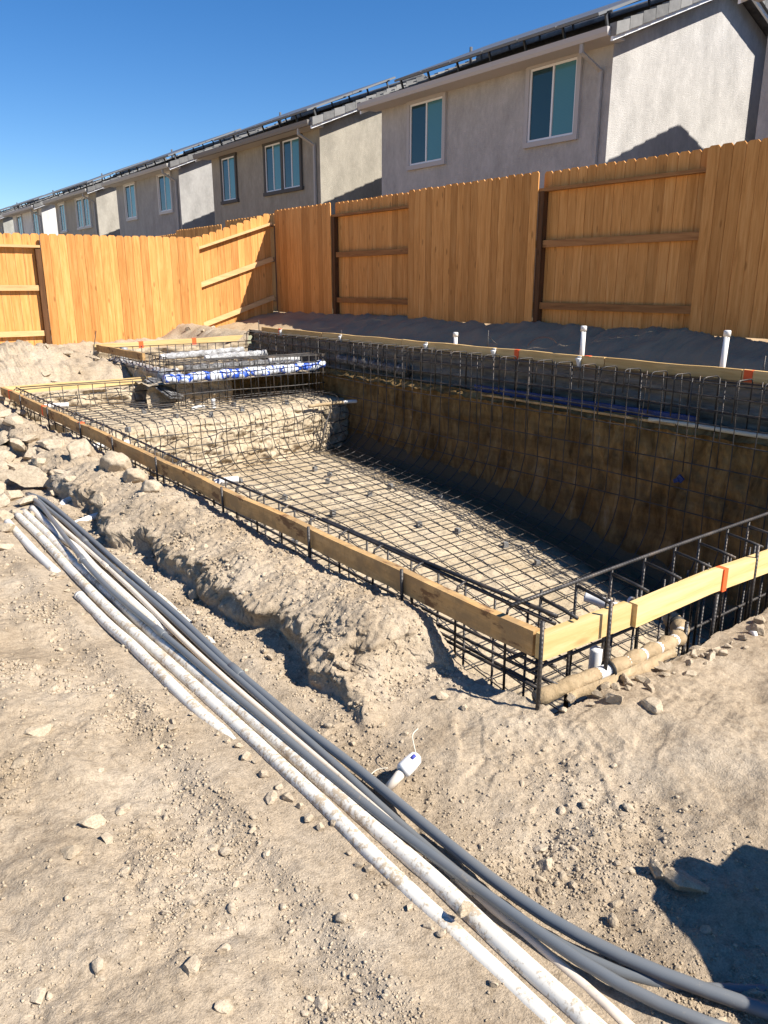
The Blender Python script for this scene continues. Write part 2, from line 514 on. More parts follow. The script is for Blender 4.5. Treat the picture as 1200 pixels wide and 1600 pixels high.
def H(X, Y, fine=True):
    X = np.asarray(X, float); Y = np.asarray(Y, float)
    z = -1.44 + 0 * X
    corr = np.exp(-((X - .98) / .30) ** 2 * 1.0)
    corr = np.where(Y > 5.6, corr * np.exp(-((Y - 5.6) / .5) ** 2), corr)
    z = z + (.022 * np.exp(-((X - .79) / .06) ** 2) + .010 * np.exp(-((X - .95) / .12) ** 2) * (1 - ss(2.0, 3.0, Y)) + .02 * np.exp(-((X - 1.24) / .05) ** 2) * (Y > 1.9)) * (Y < 5.5)
    z = z + .045 * (1 - ss(.35, .74, X)) + .03 * ss(1.2, 1.6, X)
    z = z + .06 * ss(1.6, 2.2, X) * (1 - ss(1.3, 1.7, Y))
    md = mound(X, Y)
    z = z + md * (.16 + .02 * fbm(X * 1.7, Y * 1.7, 3, 21) + .03 * np.exp(-((Y - 2.1) / .5) ** 2) * np.exp(-((X - 1.56) / .22) ** 2))
    z = z - .02 * ss(1.68, 1.86, X) * ss(1.7, 2.2, Y) * (1 - ss(8, 9, Y))
    # rubble rising at the far end of the trench
    z = z + .15 * ss(5.7, 7.0, Y) * (1 - ss(1.3, 1.75, X)) + .13 * ss(6.6, 9, Y) * (1 - ss(1.5, 1.85, X))
    # level ground behind the return wall, and the heap by the left fence
    back = ss(9.5, 10.4, Y)
    zb = -1.07 + .30 * np.exp(-(((X - 2.35) / .85) ** 2 + ((Y - 11.2) / .9) ** 2)) + .05 * fbm(X * 1.1, Y * 1.1, 3, 41)
    zb = zb + .09 * np.exp(-((Y - 13.7) / .45) ** 2) + .13 * ss(5.2, 6.6, X) * ss(11.6, 12.6, Y)
    z = z * (1 - back) + zb * back
    # strip between the raised wall and the back fence
    zs = np.interp(X, [6.0, 6.12, 6.5, 7.1, 7.5, 8.05], [-.72, -.76, -.90, -.87, -.68, -.52]) + .035 * fbm(X * .9, Y * .9, 3, 51) * ss(6.0, 6.4, X) + .03 * fbm(X * 3.2, Y * 3.2, 4, 55, .6) * ss(6.2, 6.7, X) + .08 * np.exp(-((X - 7.0) / .5) ** 2) * ss(9, 12, Y)
    k = ss(5.3, 6.05, X)
    k = np.where((Y > 1.3) & (Y < SY1), np.where(X > 5.9, 1.0, 0.0), k)
    z = z * (1 - k) + zs * k
    far = ss(8.4, 9.5, X)
    z = z * (1 - far) - .55 * far
    z = z - .35 * ss(20, 60, np.hypot(X, Y))
    # roughness
    calm = 1 - .86 * np.exp(-((X - .98) / .24) ** 2) * (Y < 5.8)
    rub = 1 + 1.3 * ss(5.0, 6.2, Y) * (X < 1.9) + 3.0 * ss(9.5, 10.5, Y) * (X < 6)
    z = z + calm * (.024 * fbm(X * 1.4, Y * 1.4, 3, 61) + .03 * (1 - ss(.55, .8, X)) * np.abs(fbm(X * 2.6 + Y * .8, Y * 1.5, 3, 65)) + rub * (.011 * fbm(X * 5.5, Y * 5.5, 3, 71)))
    if fine:
        A = fbm(X * 13, Y * 13, 4, 81, .55)
        cl = np.clip(fbm(X * 2.3, Y * 2.3, 3, 101) + .15, 0, 1.0)
        face = 4 * md * (1 - md)
        z = z + calm * rub * (.0062 * A * (.55 + 1.1 * cl) + .006 * cl * (np.abs(vn2(X * 31, Y * 31, 91)) + .5 * np.abs(vn2(X * 70, Y * 70, 92))))
        z = z + md * (.012 * np.abs(fbm(X * 6.5, Y * 6.5, 3, 113, .6)) + .007 * np.abs(fbm(X * 24, Y * 24, 3, 117, .65)))
        # crumbly lip
        z = z + .008 * np.clip(fbm(X * 24, Y * 24, 3, 121), -.2, 1) * ss(1.5, 1.7, X) * (Y > 1.2) * (X < 1.9)
        # boot prints in the soft soil right of the mound
        for (cx, cy, ang) in PRINTS:
            u = (X - cx) * math.cos(ang) + (Y - cy) * math.sin(ang); w = -(X - cx) * math.sin(ang) + (Y - cy) * math.cos(ang)
            wid = .047 - .012 * np.exp(-((u + .03) / .05) ** 2)
            d = np.sqrt((u / .14) ** 4 + (w / wid) ** 4) + .10 * vn2(X * 25, Y * 25, 141)
            ins = 1 - ss(.6, 1.15, d)
            z = z - .006 * ins + .0012 * np.exp(-((d - 1.5) / .35) ** 2) + .0014 * ins * np.sin(u * 2 * math.pi / .018)
    return z


PRINTS = []
for (px_, py_, a) in [(765, 1200, .3), (735, 1160, .9), (900, 1120, .15), (640, 1265, .8), (1010, 1180, .4), (930, 1245, 1.0), (1080, 1120, .2), (850, 1290, .5)]:
    q = at(px_, py_, Z=-1.42); PRINTS.append((q[0], q[1], a))


def graded(a, b, d, lo, hi, g=1.045, lim=15, gmax=2.5):
    """coordinates from lo to hi, step d inside [a,b], growing outside"""
    mid = list(np.arange(a, b + d / 2, d))
    up = []; x = mid[-1]; st = d
    while x < hi:
        st = min(st * (g if x < lim else 1.09), gmax * (1 if x < 30 else 40)); x += st; up.append(x)
    dn = []; x = mid[0]; st = d
    while x > lo:
        st = min(st * 1.06, gmax * (1 if x > -30 else 40)); x -= st; dn.append(x)
    return np.array(dn[::-1] + mid + up)


xs = graded(.05, 2.15, .0042, -400, 400, 1.02, 9)
ys = graded(.42, 3.4, .0052, -400, 600, 1.008, 15)
XX, YY = np.meshgrid(xs, ys, indexing='ij')
ZZ = H(XX, YY)
MD = mound(XX, YY); FM = np.clip(4 * MD * (1.02 - MD), 0, 1) * (YY < 9) * (XX > 1.0) * (XX < 1.75)
dX = FM * (.040 * fbm(YY * 5.5, ZZ * 8, 4, 401, .6) + .020 * fbm(YY * 20, ZZ * 26, 4, 405, .65) - .015)
dY = FM * .022 * fbm(YY * 7 + 5, ZZ * 11, 3, 411, .6)
cx = (xs[:-1] + xs[1:]) / 2; cy = (ys[:-1] + ys[1:]) / 2
CX, CY = np.meshgrid(cx, cy, indexing='ij')
wobx = .02 * fbm(CX * 4, CY * 4, 3, 131)
inpool = (CX > PX0 + wobx) & (CX < PX1) & (CY > PY0 + wobx) & (CY < PY1)
inspa = (CX > SX0) & (CX < PX1) & (CY > PY1 - .3) & (CY < SY1)
grid_obj('ground', XX + dX, YY + dY, ZZ + FM * .010 * fbm(YY * 19, ZZ * 25, 3, 415), 'dirt', ~(inpool | inspa))


def ground_hit(a, b):
    d = ray(a, b); t = np.linspace(.8, 16, 3000) / np.linalg.norm(d)
    P = d[None] * t[:, None]; below = P[:, 2] < H(P[:, 0], P[:, 1], False)
    return P[int(np.argmax(below))]


# ------------------------------------------------------------------ pool pit
def zf(Y):
    return np.interp(Y, [1.4, 3.0, 4.4, 5.6, 7.0, 8.2, 9], [-2.78, -2.62, -2.39, -2.22, -2.14, -2.08, -2.08])


def edgeY(X):      # where the shelf breaks off
    return np.interp(X, [1.8, 2.65, 3.6, 5.0, 5.9], [7.75, 7.93, 8.0, 8.3, 8.56])


RAD = .5


def floorz(X, Y, off=0.0):
    """pit floor with a round turn-up at the long walls and the near short wall"""
    z = zf(Y) + off
    for t in (5.82 - off - X, X - 1.88 - off, Y - 1.55 - off):
        tt_ = np.clip(RAD - np.clip(t, 0, RAD), 0, RAD)
        z = np.maximum(z, zf(Y) + off + RAD - np.sqrt(np.maximum(RAD ** 2 - tt_ ** 2, 0)))
    return z


RAD = .16
gx = np.arange(1.80, 5.93, .022); gy = np.arange(1.42, 8.75, .022)
XX, YY = np.meshgrid(gx, gy, indexing='ij')
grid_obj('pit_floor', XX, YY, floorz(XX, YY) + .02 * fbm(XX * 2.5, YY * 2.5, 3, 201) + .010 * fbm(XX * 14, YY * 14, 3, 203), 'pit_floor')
# long wall below the ledge (damp clay with bucket scrapes)
gy = np.arange(1.40, 9.7, .018); gz = np.arange(-2.75, -1.10, .018)
YY, ZZ = np.meshgrid(gy, gz, indexing='ij')
sc_ = (.026 * fbm(YY * 9, ZZ * 2.6, 5, 211, .6) + .012 * fbm(YY * 28, ZZ * 16, 3, 213)) * ss(-2.2, -1.8, ZZ) + .016 * fbm(YY * 3, ZZ * 4, 3, 215)
grid_obj('pit_wall', 5.83 + .035 * (ZZ + 1.9) + sc_, YY, ZZ, 'damp')
# ledge and the grey upper cut of the raised wall
gx = np.arange(5.78, 6.08, .02); gy = np.arange(1.30, 11.6, .02)
XX, YY = np.meshgrid(gx, gy, indexing='ij')
grid_obj('pit_ledge', XX, YY, -1.13 + .02 * fbm(XX * 8, YY * 5, 3, 221) - .05 * ss(5.86, 5.79, XX), 'damp')
gz = np.arange(-1.2, -.70, .014); YY, ZZ = np.meshgrid(gy, gz, indexing='ij')
grid_obj('pit_wall', 6.03 + .018 * fbm(YY * 2.5, ZZ * 16, 4, 231) + .012 * np.sin(ZZ * 45 + 2 * fbm(YY, ZZ, 2, 233)), YY, ZZ, 'bank')
# near long wall and near short wall (turned away from the photograph)
gy = np.arange(1.40, 9.7, .03); gz = np.arange(-2.75, -1.44, .03); YY, ZZ = np.meshgrid(gy, gz, indexing='ij')
grid_obj('pit_wall', 1.80 + .02 * fbm(YY * 5, ZZ * 3, 3, 241), YY, ZZ, 'dirt')
gx = np.arange(1.75, 6.08, .03); gz = np.arange(-2.75, -1.47, .03); XX, ZZ = np.meshgrid(gx, gz, indexing='ij')
grid_obj('pit_wall', XX, 1.44 + .03 * fbm(XX * 5, ZZ * 3, 3, 251), ZZ, 'damp')
gz = np.arange(-2.75, -.76, .03); gx = np.arange(5.75, 6.1, .03); XX, ZZ = np.meshgrid(gx, gz, indexing='ij')
grid_obj('pit_wall', XX, 1.36 + .03 * fbm(XX * 5, ZZ * 3, 3, 255), ZZ, 'damp')
# shelf face and shelf top in one bent sheet: parameter t runs up the face then back over the shelf
gx = np.arange(1.78, 5.90, .015); tt_ = np.arange(0, 2.6, .015)
XX, TT = np.meshgrid(gx, tt_, indexing='ij')
E_ = edgeY(XX) + .05 * fbm(XX * 2.2, 0 * XX, 3, 261); face_h = .78
fy = np.where(TT < face_h, E_ + .10 * (face_h - TT) * -.6, E_ + (TT - face_h))
fz = np.where(TT < face_h, -1.47 - (face_h - TT), -1.47)
rnd = np.exp(-((TT - face_h) / .07) ** 2)
bed = .055 * fbm(XX * 2.6, TT * 4.5, 5, 271, .6) + .022 * np.abs(fbm(XX * 4.5, TT * 9, 3, 275, .6)) + .012 * fbm(XX * 26, TT * 30, 3, 277)
onface = ss(face_h + .04, face_h - .06, TT)
fy = fy + onface * bed - .0 + .03 * rnd
fz = fz - .03 * rnd + (1 - onface) * (.022 * fbm(XX * 3, TT * 3, 4, 281) + .012 * fbm(XX * 12, TT * 12, 3, 283))
grid_obj('pit_shelf', XX, fy, fz, 'dirt_pale')
# return wall behind the shelf, rough lit dirt
gx = np.arange(1.70, 3.60, .014); gz = np.arange(-1.52, -1.215, .012); XX, ZZ = np.meshgrid(gx, gz, indexing='ij')
grid_obj('pit_wall', XX, 9.56 + .05 * fbm(XX * 3.2, ZZ * 8, 4, 291, .6) + .06 * (ZZ + 1.3), ZZ, 'dirt_pale')
# spa pit: floor, left wall, back wall, front wall with a deep undercut on the right
gx = np.arange(3.40, 6.05, .03); gy = np.arange(9.1, 11.6, .03); XX, YY = np.meshgrid(gx, gy, indexing='ij')
grid_obj('spa_floor', XX, YY, -1.72 + .03 * fbm(XX * 3, YY * 3, 3, 301), 'dirt')
gy = np.arange(9.5, 11.6, .02); gz = np.arange(-1.8, -.98, .02); YY, ZZ = np.meshgrid(gy, gz, indexing='ij')
grid_obj('spa_wall', 3.47 + .04 * fbm(YY * 3, ZZ * 7, 4, 311), YY, ZZ, 'dirt_pale')
gx = np.arange(3.4, 6.1, .02); gz = np.arange(-1.8, -.90, .02); XX, ZZ = np.meshgrid(gx, gz, indexing='ij')
grid_obj('spa_wall', XX, 11.48 + .04 * fbm(XX * 3, ZZ * 7, 4, 321), ZZ, 'dirt_pale')
gx = np.arange(3.35, 4.75, .014); gz = np.arange(-1.52, -1.16, .014); XX, ZZ = np.meshgrid(gx, gz, indexing='ij')
grid_obj('spa_wall', XX, 9.22 + .05 * fbm(XX * 3.5, ZZ * 8, 4, 331, .6) + .5 * ss(4.45, 4.75, XX), ZZ, 'dirt_pale')
gx = np.arange(3.35, 5.95, .02); gy = np.arange(9.12, 9.75, .02); XX, YY = np.meshgrid(gx, gy, indexing='ij')
gx = np.arange(4.4, 6.0, .02); gz = np.arange(-1.75, -1.14, .02); XX2, ZZ2 = np.meshgrid(gx, gz, indexing='ij')
grid_obj('spa_wall', XX2, 9.62 + .04 * fbm(XX2 * 4, ZZ2 * 5, 4, 335), ZZ2, 'damp')  # dark clay colour here stands in for the shade inside the recess
grid_obj('spa_bench', XX, YY, -1.17 + .02 * fbm(XX * 5, YY * 5, 3, 341), 'dirt_pale')


# ------------------------------------------------------------------ form boards
def form_board(name, label, a, b, h, m, group, marks=(), th=.036, facing=(0, 0, 1)):
    """a, b: top edge end points (outer face); board hangs h below; marks = distances from a"""
    a = np.array(a, float); b = np.array(b, float)
    mid = (a + b) / 2
    t = thing(name, label, 'form board', (mid[0], mid[1], mid[2] - h), group)
    L = np.linalg.norm(b - a); d = (b - a) / L; n = np.cross(d, (0, 0, 1.0))
    mb = MB(); segs = max(2, int(L / .25))
    tone = RNG.random()
    ring = []
    vs = []; fs = []
    for i in range(segs + 1):
        c = a + d * L * i / segs + np.array([0, 0, .004 * math.sin(i * 1.7 + tone * 9)]) + n * .004 * math.sin(i * 1.1 + tone * 5)
        vs += [c + n * th / 2, c - n * th / 2, c - n * th / 2 - np.array([0, 0, h]), c + n * th / 2 - np.array([0, 0, h])]
    for i in range(segs):
        for k in range(4):
            fs.append((i * 4 + k, i * 4 + (k + 1) % 4, i * 4 + 4 + (k + 1) % 4, i * 4 + 4 + k))
    fs += [(3, 2, 1, 0), tuple(segs * 4 + k for k in range(4))]
    mb.add(vs, fs, tone)
    mb.build('board', m, t)
    for (s, w) in marks:
        pm = MB(); c = a + d * s - np.array([0, 0, h / 2])
        pm.box(c, (w, th + .006, h + .006), (d, n, (0, 0, 1)))
        po = pm.build('paint_mark', 'orange', t); po['label'] = 'orange spray paint mark across the board'
    return t


G1 = 'wooden form boards round the pool'
near_j = [1.58, 4.22, 6.95, 9.66]
lab = ['weathered near long form board nearest the corner with dark bark edge',
       'middle near long form board with an orange paint mark at its joint',
       'farthest length of near long form board running to the left edge']
mk = [[], [(2.45, .055)], [(.9, .05), (2.3, .05)]]
for i in range(3):
    form_board('form_board', lab[i], (1.84, near_j[i] + .004, -1.12), (1.84, near_j[i + 1] - .004, -1.12), .092, 'form_y', G1, mk[i])
form_board('form_board', 'pale yellow form board end at the near corner left of the steel pin', (1.826, 1.555, -1.12), (2.29, 1.548, -1.118), .092, 'form_x', G1)
form_board('form_board', 'pale yellow short side form board with knots and one orange stripe', (2.30, 1.53, -1.116), (4.6, 1.50, -1.112), .092, 'form_x', G1, [(.585, .03)])
form_board('form_board', 'sunlit form board along the shelf end wall beside the dirt heap', (1.86, 9.66, -1.12), (3.56, 9.60, -1.12), .088, 'form_x', G1)
form_board('form_board', 'short form board on the left side of the raised spa', (3.50, 9.62, -.83), (3.50, 11.45, -.83), .09, 'form_y', G1)
form_board('form_board', 'pale form board at the back of the spa before the sunlit fence', (3.46, 11.50, -.83), (5.93, 11.56, -.79), .09, 'form_x', G1, [(.7, .07), (1.55, .07)])
fy_ = [11.10, 9.35, 7.55, 5.95, 4.52, 3.2, 1.2]
flab = ['far wall form board at its left end beside the spa', 'far wall form board carrying two white cups in front of the dark slope',
        'far wall form board between the white cups and the shortest capped pipe', 'far wall form board in front of the shortest capped pipe with orange mark',
        'far wall form board between the two tall capped pipes', 'far wall form board at the right edge with a white smear and orange mark']
fmk = [[(.55, .05)], [], [], [(.32, .06), (1.22, .06)], [], [(.05, .07)]]
for i in range(6):
    form_board('form_board', flab[i], (5.985, fy_[i] - .004, -.65), (5.985, fy_[i + 1] + .004, -.65), .088, 'form_far', G1, fmk[i])

# ------------------------------------------------------------------ steel pins that hold the boards
pins = [((843, 1085), 'tall pin standing at the near corner of the boards', -1.06, 1.815), ((947, 1078), 'tall pin in front of the joint of the short boards', -1.06, None),
        ((1190, 975), 'tall pin before the short board at the right edge', -1.06, None),
        ((627, 945), 'pin third from the corner along the near long board', -1.10, 1.805), ((483, 870), 'pin fourth from the corner along the near long board', -1.10, 1.805),
        ((349, 812), 'thick pin beside the white fitting on the near long board', -1.10, 1.805), ((246, 752), 'pin beside the orange mark on the near long board', -1.10, 1.805),
        ((176, 700), 'pin left of the orange mark on the near long board', -1.10, 1.805), ((125, 670), 'pin midway along the farthest near board', -1.10, 1.805),
        ((74, 645), 'pin beside the rubble on the farthest near board', -1.10, 1.805), ((30, 615), 'leftmost pin on the farthest near board', -1.10, 1.805)]
for (p, l, top, X_) in pins:
    if X_ is not None: q = at(p[0], p[1], X=X_)
    else: q = at(p[0], p[1], Z=-1.40); q = np.array([q[0], 1.503, 0])
    if p[0] == 843: q = np.array([1.812, 1.535, 0])
    mb = MB(); zb = float(H(q[0], q[1], False)) - .10
    mb.tube([(q[0], q[1], zb), (q[0] + .003, q[1], (zb + top) / 2), (q[0], q[1], top)], .0072, 8)
    tag(recenter(mb.build('rebar_stake', 'rebar')), 'dark steel ' + l, 'rebar stake', 'steel pins holding the form boards')

# ------------------------------------------------------------------ rebar cage: one tied body
cage = thing('rebar_cage', 'tied grid of dark steel bars lining the whole pool and spa pit', 'rebar cage', (3.9, 5.5, -2.4))
TOPN = -1.135


def jit(k=.006): return RNG.uniform(-k, k)


def arcpath(fn, ts): return [fn(t) for t in ts]


def across_bar(y):
    """U-shaped bar across the pool: down the far wall, over the floor, up the near wall"""
    o = .075; pts = []; y0 = y; w = RNG.uniform(0, 6)
    zb = float(zf(y)) + o; xr = 5.80 - o; xl = 1.90 + o; R = .55
    top = -.70
    for z in np.linspace(top, zb + R, 12): pts.append((xr, y + .008 * math.sin(z * 5 + w), z))
    for a in np.linspace(0, math.pi / 2, 9)[1:]: pts.append((xr - R + R * math.cos(a), y + .008 * math.sin(a * 3 + w), zb + R - R * math.sin(a)))
    for x in np.linspace(xr - R, xl + R, 16)[1:]: pts.append((x, y + .012 * math.sin(x * 2.2 + w), zb + .010 * math.sin(x * 3 + w)))
    for a in np.linspace(math.pi / 2, 0, 8)[1:]: pts.append((xl + R - R * math.cos(a), y, zb + R - R * math.sin(a)))
    pts.append((xl, y, TOPN))
    return pts


fm = MB()
y = 1.75
while y < 8.15:
    lim = across_bar(y + jit(.01))
    fm.tube(lim, .005, 6); y += .165
# along the pool: over the near wall's turn-up, the floor, up the shelf face and over the shelf
for x in np.arange(2.30, 5.70, .165):
    w = RNG.uniform(0, 6); x0 = x + jit(.012); R = .48; y1 = 1.62
    ey = float(edgeY(x)) - .07
    pts = [(x0, y1, TOPN)]
    zb = float(zf(y1 + R)) + .085
    for a in np.linspace(0, math.pi / 2, 9): pts.append((x0, y1 + R - R * math.cos(a), zb + R - R * math.sin(a)))
    for yy in np.linspace(y1 + R, ey - .42, 26)[1:]:
        pts.append((x0 + .015 * math.sin(yy * 1.7 + w), yy, float(zf(yy)) + .087 + .010 * math.sin(yy * 2.6 + w)))
    z0 = float(zf(ey)) + .087; r2 = .30
    for a in np.linspace(0, math.pi / 2, 7)[1:]: pts.append((x0, ey - .42 + .42 * math.sin(a), z0 + r2 - r2 * math.cos(a)))
    pts += [(x0 + jit(.02), ey - .02, z0 + .40), (x0, ey, -1.47)]
    for a in np.linspace(0, math.pi / 2, 5)[1:]: pts.append((x0, ey + .10 - .10 * math.cos(a), -1.49 + .09 * math.sin(a)))
    for yy in np.linspace(ey + .2, 9.40, 6): pts.append((x0 + .01 * math.sin(yy * 3 + w), yy, -1.395 + .006 * math.sin(yy * 4 + w)))
    if x < 3.45:
        pts += [(x0, 9.46, -1.36), (x0, 9.50, -1.28), (x0, 9.51, -1.14)]
    fm.tube(pts, .005, 6)
fm.build('floor_mat', 'rebar', cage)

wc = MB()
# far wall: long horizontals of the inner layer
for z in (-.74, -.84, -.95, -1.06, -1.20, -1.42, -1.64, -1.83):
    n = 40; w = RNG.uniform(0, 6)
    wc.tube([(5.712, yy, z + .012 * math.sin(yy * 1.3 + w)) for yy in np.linspace(1.5, 11.2 if z > -1.1 else 9.0, n)], .0065 if z > -1.1 else .0055, 6)
for k, z in enumerate((-.75, -.87, -1.0)):
    wc.tube([(5.935, yy, z + .01 * math.sin(yy * 1.1 + k)) for yy in np.linspace(1.4, 11.3, 30)], .0065, 6)
# outer layer uprights with hooks over the top
y = 1.6
while y < 11.2:
    yj = y + jit(.02)
    wc.tube([(5.935, yj, -1.16), (5.935, yj, -.735), (5.925, yj, -.715), (5.90, yj, -.708), (5.735, yj + jit(.02), -.706), (5.712, yj, -.716), (5.705, yj, -.745), (5.700, yj, -.90 - RNG.random() * .3)], .0062, 6)
    if RNG.random() < .5: wc.tube([(5.70, yj + .09, -.72), (5.715, yj + .09 + jit(), -1.25 - RNG.random() * .25)], .005, 6)
    y += .25
# splice bars fallen against the wall
wc.tube([(5.715, 9.05, -.72), (5.715, 9.05, -1.45)], .0065, 6)
wc.build('wall_curtain', 'rebar', cage)

sm_ = MB()
for yy in np.arange(7.98, 9.45, .16):
    w = RNG.uniform(0, 6)
    xa = 1.98; pts = [(xa, yy, TOPN), (xa + .01, yy, -1.30), (xa + .06, yy, -1.385)]
    x1 = 5.68
    # the shelf edge is skewed: bars stop where the shelf breaks off
    for x in np.linspace(2.1, x1, 14):
        if float(edgeY(x)) - .02 < yy: pts.append((x, yy + .01 * math.sin(x * 2 + w), -1.385 + .006 * math.sin(x * 3 + w)))
    if len(pts) > 4: sm_.tube(pts, .005, 6)
for z in (-1.56, -1.72, -1.88, -2.0):         # horizontals on the shelf face
    w = RNG.uniform(0, 6)
    sm_.tube([(x, float(edgeY(x)) - .085 + .02 * math.sin(x * 3 + w), z + .018 * math.sin(x * 2 + w)) for x in np.linspace(2.0, 5.72, 26)], .0058, 6)
for z in (-1.15, -1.27):                       # horizontals on the return wall
    sm_.tube([(x, 9.50 + .004 * math.sin(x * 4), z + .008 * math.sin(x * 3)) for x in np.linspace(1.95, 3.55, 10)], .0062, 6)
sm_.tube([(2.0, 9.53, -1.128), (3.0, 9.53, -1.13), (3.58, 9.52, -1.125)], .0062, 6)
# broken slanting bar on the shelf face
sm_.tube([(5.35, 8.20, -1.52), (5.22, 8.14, -1.72), (5.05, 8.02, -2.0)], .011, 6)
sm_.build('shelf_mat', 'rebar', cage)

sp = MB()
for k, x in enumerate(np.arange(3.62, 5.75, .11)):          # front of the spa
    sp.tube([(x + jit(.012), 8.93, -1.46), (x, 8.93 + jit(), -.90)], .006, 6)
    if k % 2 == 0: sp.tube([(x + .07, 9.14, -1.40), (x + .07, 9.14, -.90)], .006, 6)
    sp.tube([(x, 8.93, -.905), (x, 9.14, -.905)], .006, 6)
for (yy, z) in ((8.93, -.90), (8.93, -.915), (8.93, -1.0), (8.93, -1.145), (8.93, -1.285), (9.14, -.90), (9.14, -1.02), (9.14, -1.15), (9.03, -.895)):
    w = RNG.uniform(0, 6)
    sp.tube([(x, yy, z + .007 * math.sin(x * 3 + w)) for x in np.linspace(3.5, 5.74, 10)], .0065, 6)
for yy in np.arange(9.3, 11.4, .12):                          # left side of the spa
    sp.tube([(3.62, yy, -1.5), (3.62 + jit(.01), yy, -.86)], .006, 6)
for z in (-.86, -.98, -1.1, -1.24):
    sp.tube([(3.63, 9.2, z), (3.63, 10.3, z + jit(.01)), (3.63, 11.3, z)], .006, 6)
for x in np.arange(3.7, 5.9, .13):                            # back of the spa
    sp.tube([(x, 11.30, -1.5), (x, 11.30 + jit(), -.865)], .006, 6)
for z in (-.87, -.97, -1.1, -1.25):
    sp.tube([(3.62, 11.29, z), (4.8, 11.29, z + jit(.008)), (5.9, 11.29, z)], .006, 6)
# bar bent down the left bank
sp.tube([(3.2, 11.2, -.95), (3.35, 10.3, -1.0), (3.55, 9.5, -1.05), (3.9, 9.2, -1.08)], .006, 6)
sp.build('spa_curtain', 'rebar', cage)

# bond beam of the near long side: bars one by one
def part_bar(name, pts, r, n=8):
    mb = MB(); mb.tube(pts, r, n); return mb.build(name, 'rebar', cage)


for (x, z, r, ya, yb) in ((1.955, -1.128, .0075, 1.6, 9.5), (1.962, -1.112, .0085, 1.6, 3.1), (1.905, -1.285, .0065, 1.6, 9.5), (1.975, -1.30, .0065, 1.6, 9.5),
                          (1.93, -1.345, .0065, 1.55, 3.9), (1.90, -1.37, .0065, 1.6, 3.3), (1.99, -1.42, .0065, 1.6, 8)):
    w = RNG.uniform(0, 6)
    part_bar('long_bar', [(x, yy, z + .006 * math.sin(yy * 1.9 + w)) for yy in np.linspace(ya, yb, 24)], r)
y = 1.78
while y < 9.4:
    yj = y + jit(.02)
    part_bar('upright', [(1.955, yj + .01, -1.118), (1.935, yj, -1.113), (1.90, yj, -1.125), (1.892, yj, -1.16), (1.892, yj + jit(.01), -1.46)], .0053, 6)
    y += .27
# bond beam of the near short side
for (yy, z, r) in ((1.70, -1.065, .008), (1.70, -1.265, .008), (1.60, -1.27, .0065), (1.62, -1.42, .0065)):
    part_bar('long_bar', [(x, yy + .004 * math.sin(x * 3), z + (0.012 * (x - 1.9) if z > -1.1 else .01 * math.sin(x * 2))) for x in np.linspace(1.83, 4.8, 14)], r)
x = 1.99
while x < 4.7:
    xj = x + jit(.015)
    part_bar('upright', [(xj, 1.702, -1.05), (xj, 1.703, -1.3), (xj + jit(.01), 1.70, -1.75)], .0056, 8)
    part_bar('tie_bar', [(xj, 1.70, -1.080), (xj + .004, 1.60, -1.092), (xj, 1.535, -1.10)], .0065, 6)
    part_bar('upright', [(xj + .03, 1.585, -1.10), (xj + .03, 1.585, -1.48)], .0062, 6)
    x += .205

# ------------------------------------------------------------------ spacer blocks under the bars
proto = None
spots = [(375, 752), (445, 778), (515, 742), (492, 733), (578, 772), (655, 820), (512, 752), (688, 778), (790, 852), (390, 812), (460, 848), (345, 757), (520, 802), (610, 760), (840, 880), (715, 830)]
sspots = [(185, 632), (205, 628), (225, 644), (275, 651), (240, 618), (285, 628), (330, 648), (365, 632), (378, 640), (420, 618), (448, 629), (200, 672), (120, 648)]
pts = []
for (a, b) in spots:
    z = -2.2
    for _ in range(6):
        q = at(a, b, Z=z); z = float(floorz(q[0], q[1])) + .02
    pts.append((q[0], q[1], float(floorz(q[0], q[1])), 0))
for (a, b) in sspots:
    q = at(a, b, Z=-1.45); pts.append((q[0], q[1], -1.47, 1))
for i, (a, b, z, w) in enumerate(pts):
    if proto is None:
        mb = MB(); mb.prism([(-.032, -.032), (.032, -.032), (.027, .027), (-.027, .027)], (0, -.03, .032), (1, 0, 0), (0, 0, 1), (0, 1, 0), .06)
        mb.tube([(-.01, 0, .055), (-.012, 0, .085), (0, .01, .1)], .0015, 4); mb.tube([(.01, 0, .055), (.013, .004, .08), (.004, -.02, .1)], .0015, 4)
        proto = mb.build('concrete_spacer', 'dobie', bevel=.004); o = proto
    else:
        o = proto.copy(); COL.objects.link(o)
    o.location = (a, b, z); o.scale = (.78, .78, .85); o.rotation_euler = (0, 0, RNG.uniform(0, 3))
    tag(o, ['small grey concrete spacer block under the bars on the deep floor', 'small grey concrete spacer block under the bars on the raised shelf'][w], 'spacer block', ['spacer blocks on the deep floor', 'spacer blocks on the raised shelf'][w])


# ------------------------------------------------------------------ pipes in the trench
def smooth_path(P, n=60):
    P = np.asarray(P, float); s = np.r_[0, np.cumsum(np.linalg.norm(np.diff(P, axis=0), axis=1))]
    t = np.linspace(0, s[-1], n)
    Q = np.stack([np.interp(t, s, P[:, i]) for i in range(3)], 1)
    k = 3
    for _ in range(4):
        Q[1:-1] = .25 * Q[:-2] + .5 * Q[1:-1] + .25 * Q[2:]
    return Q


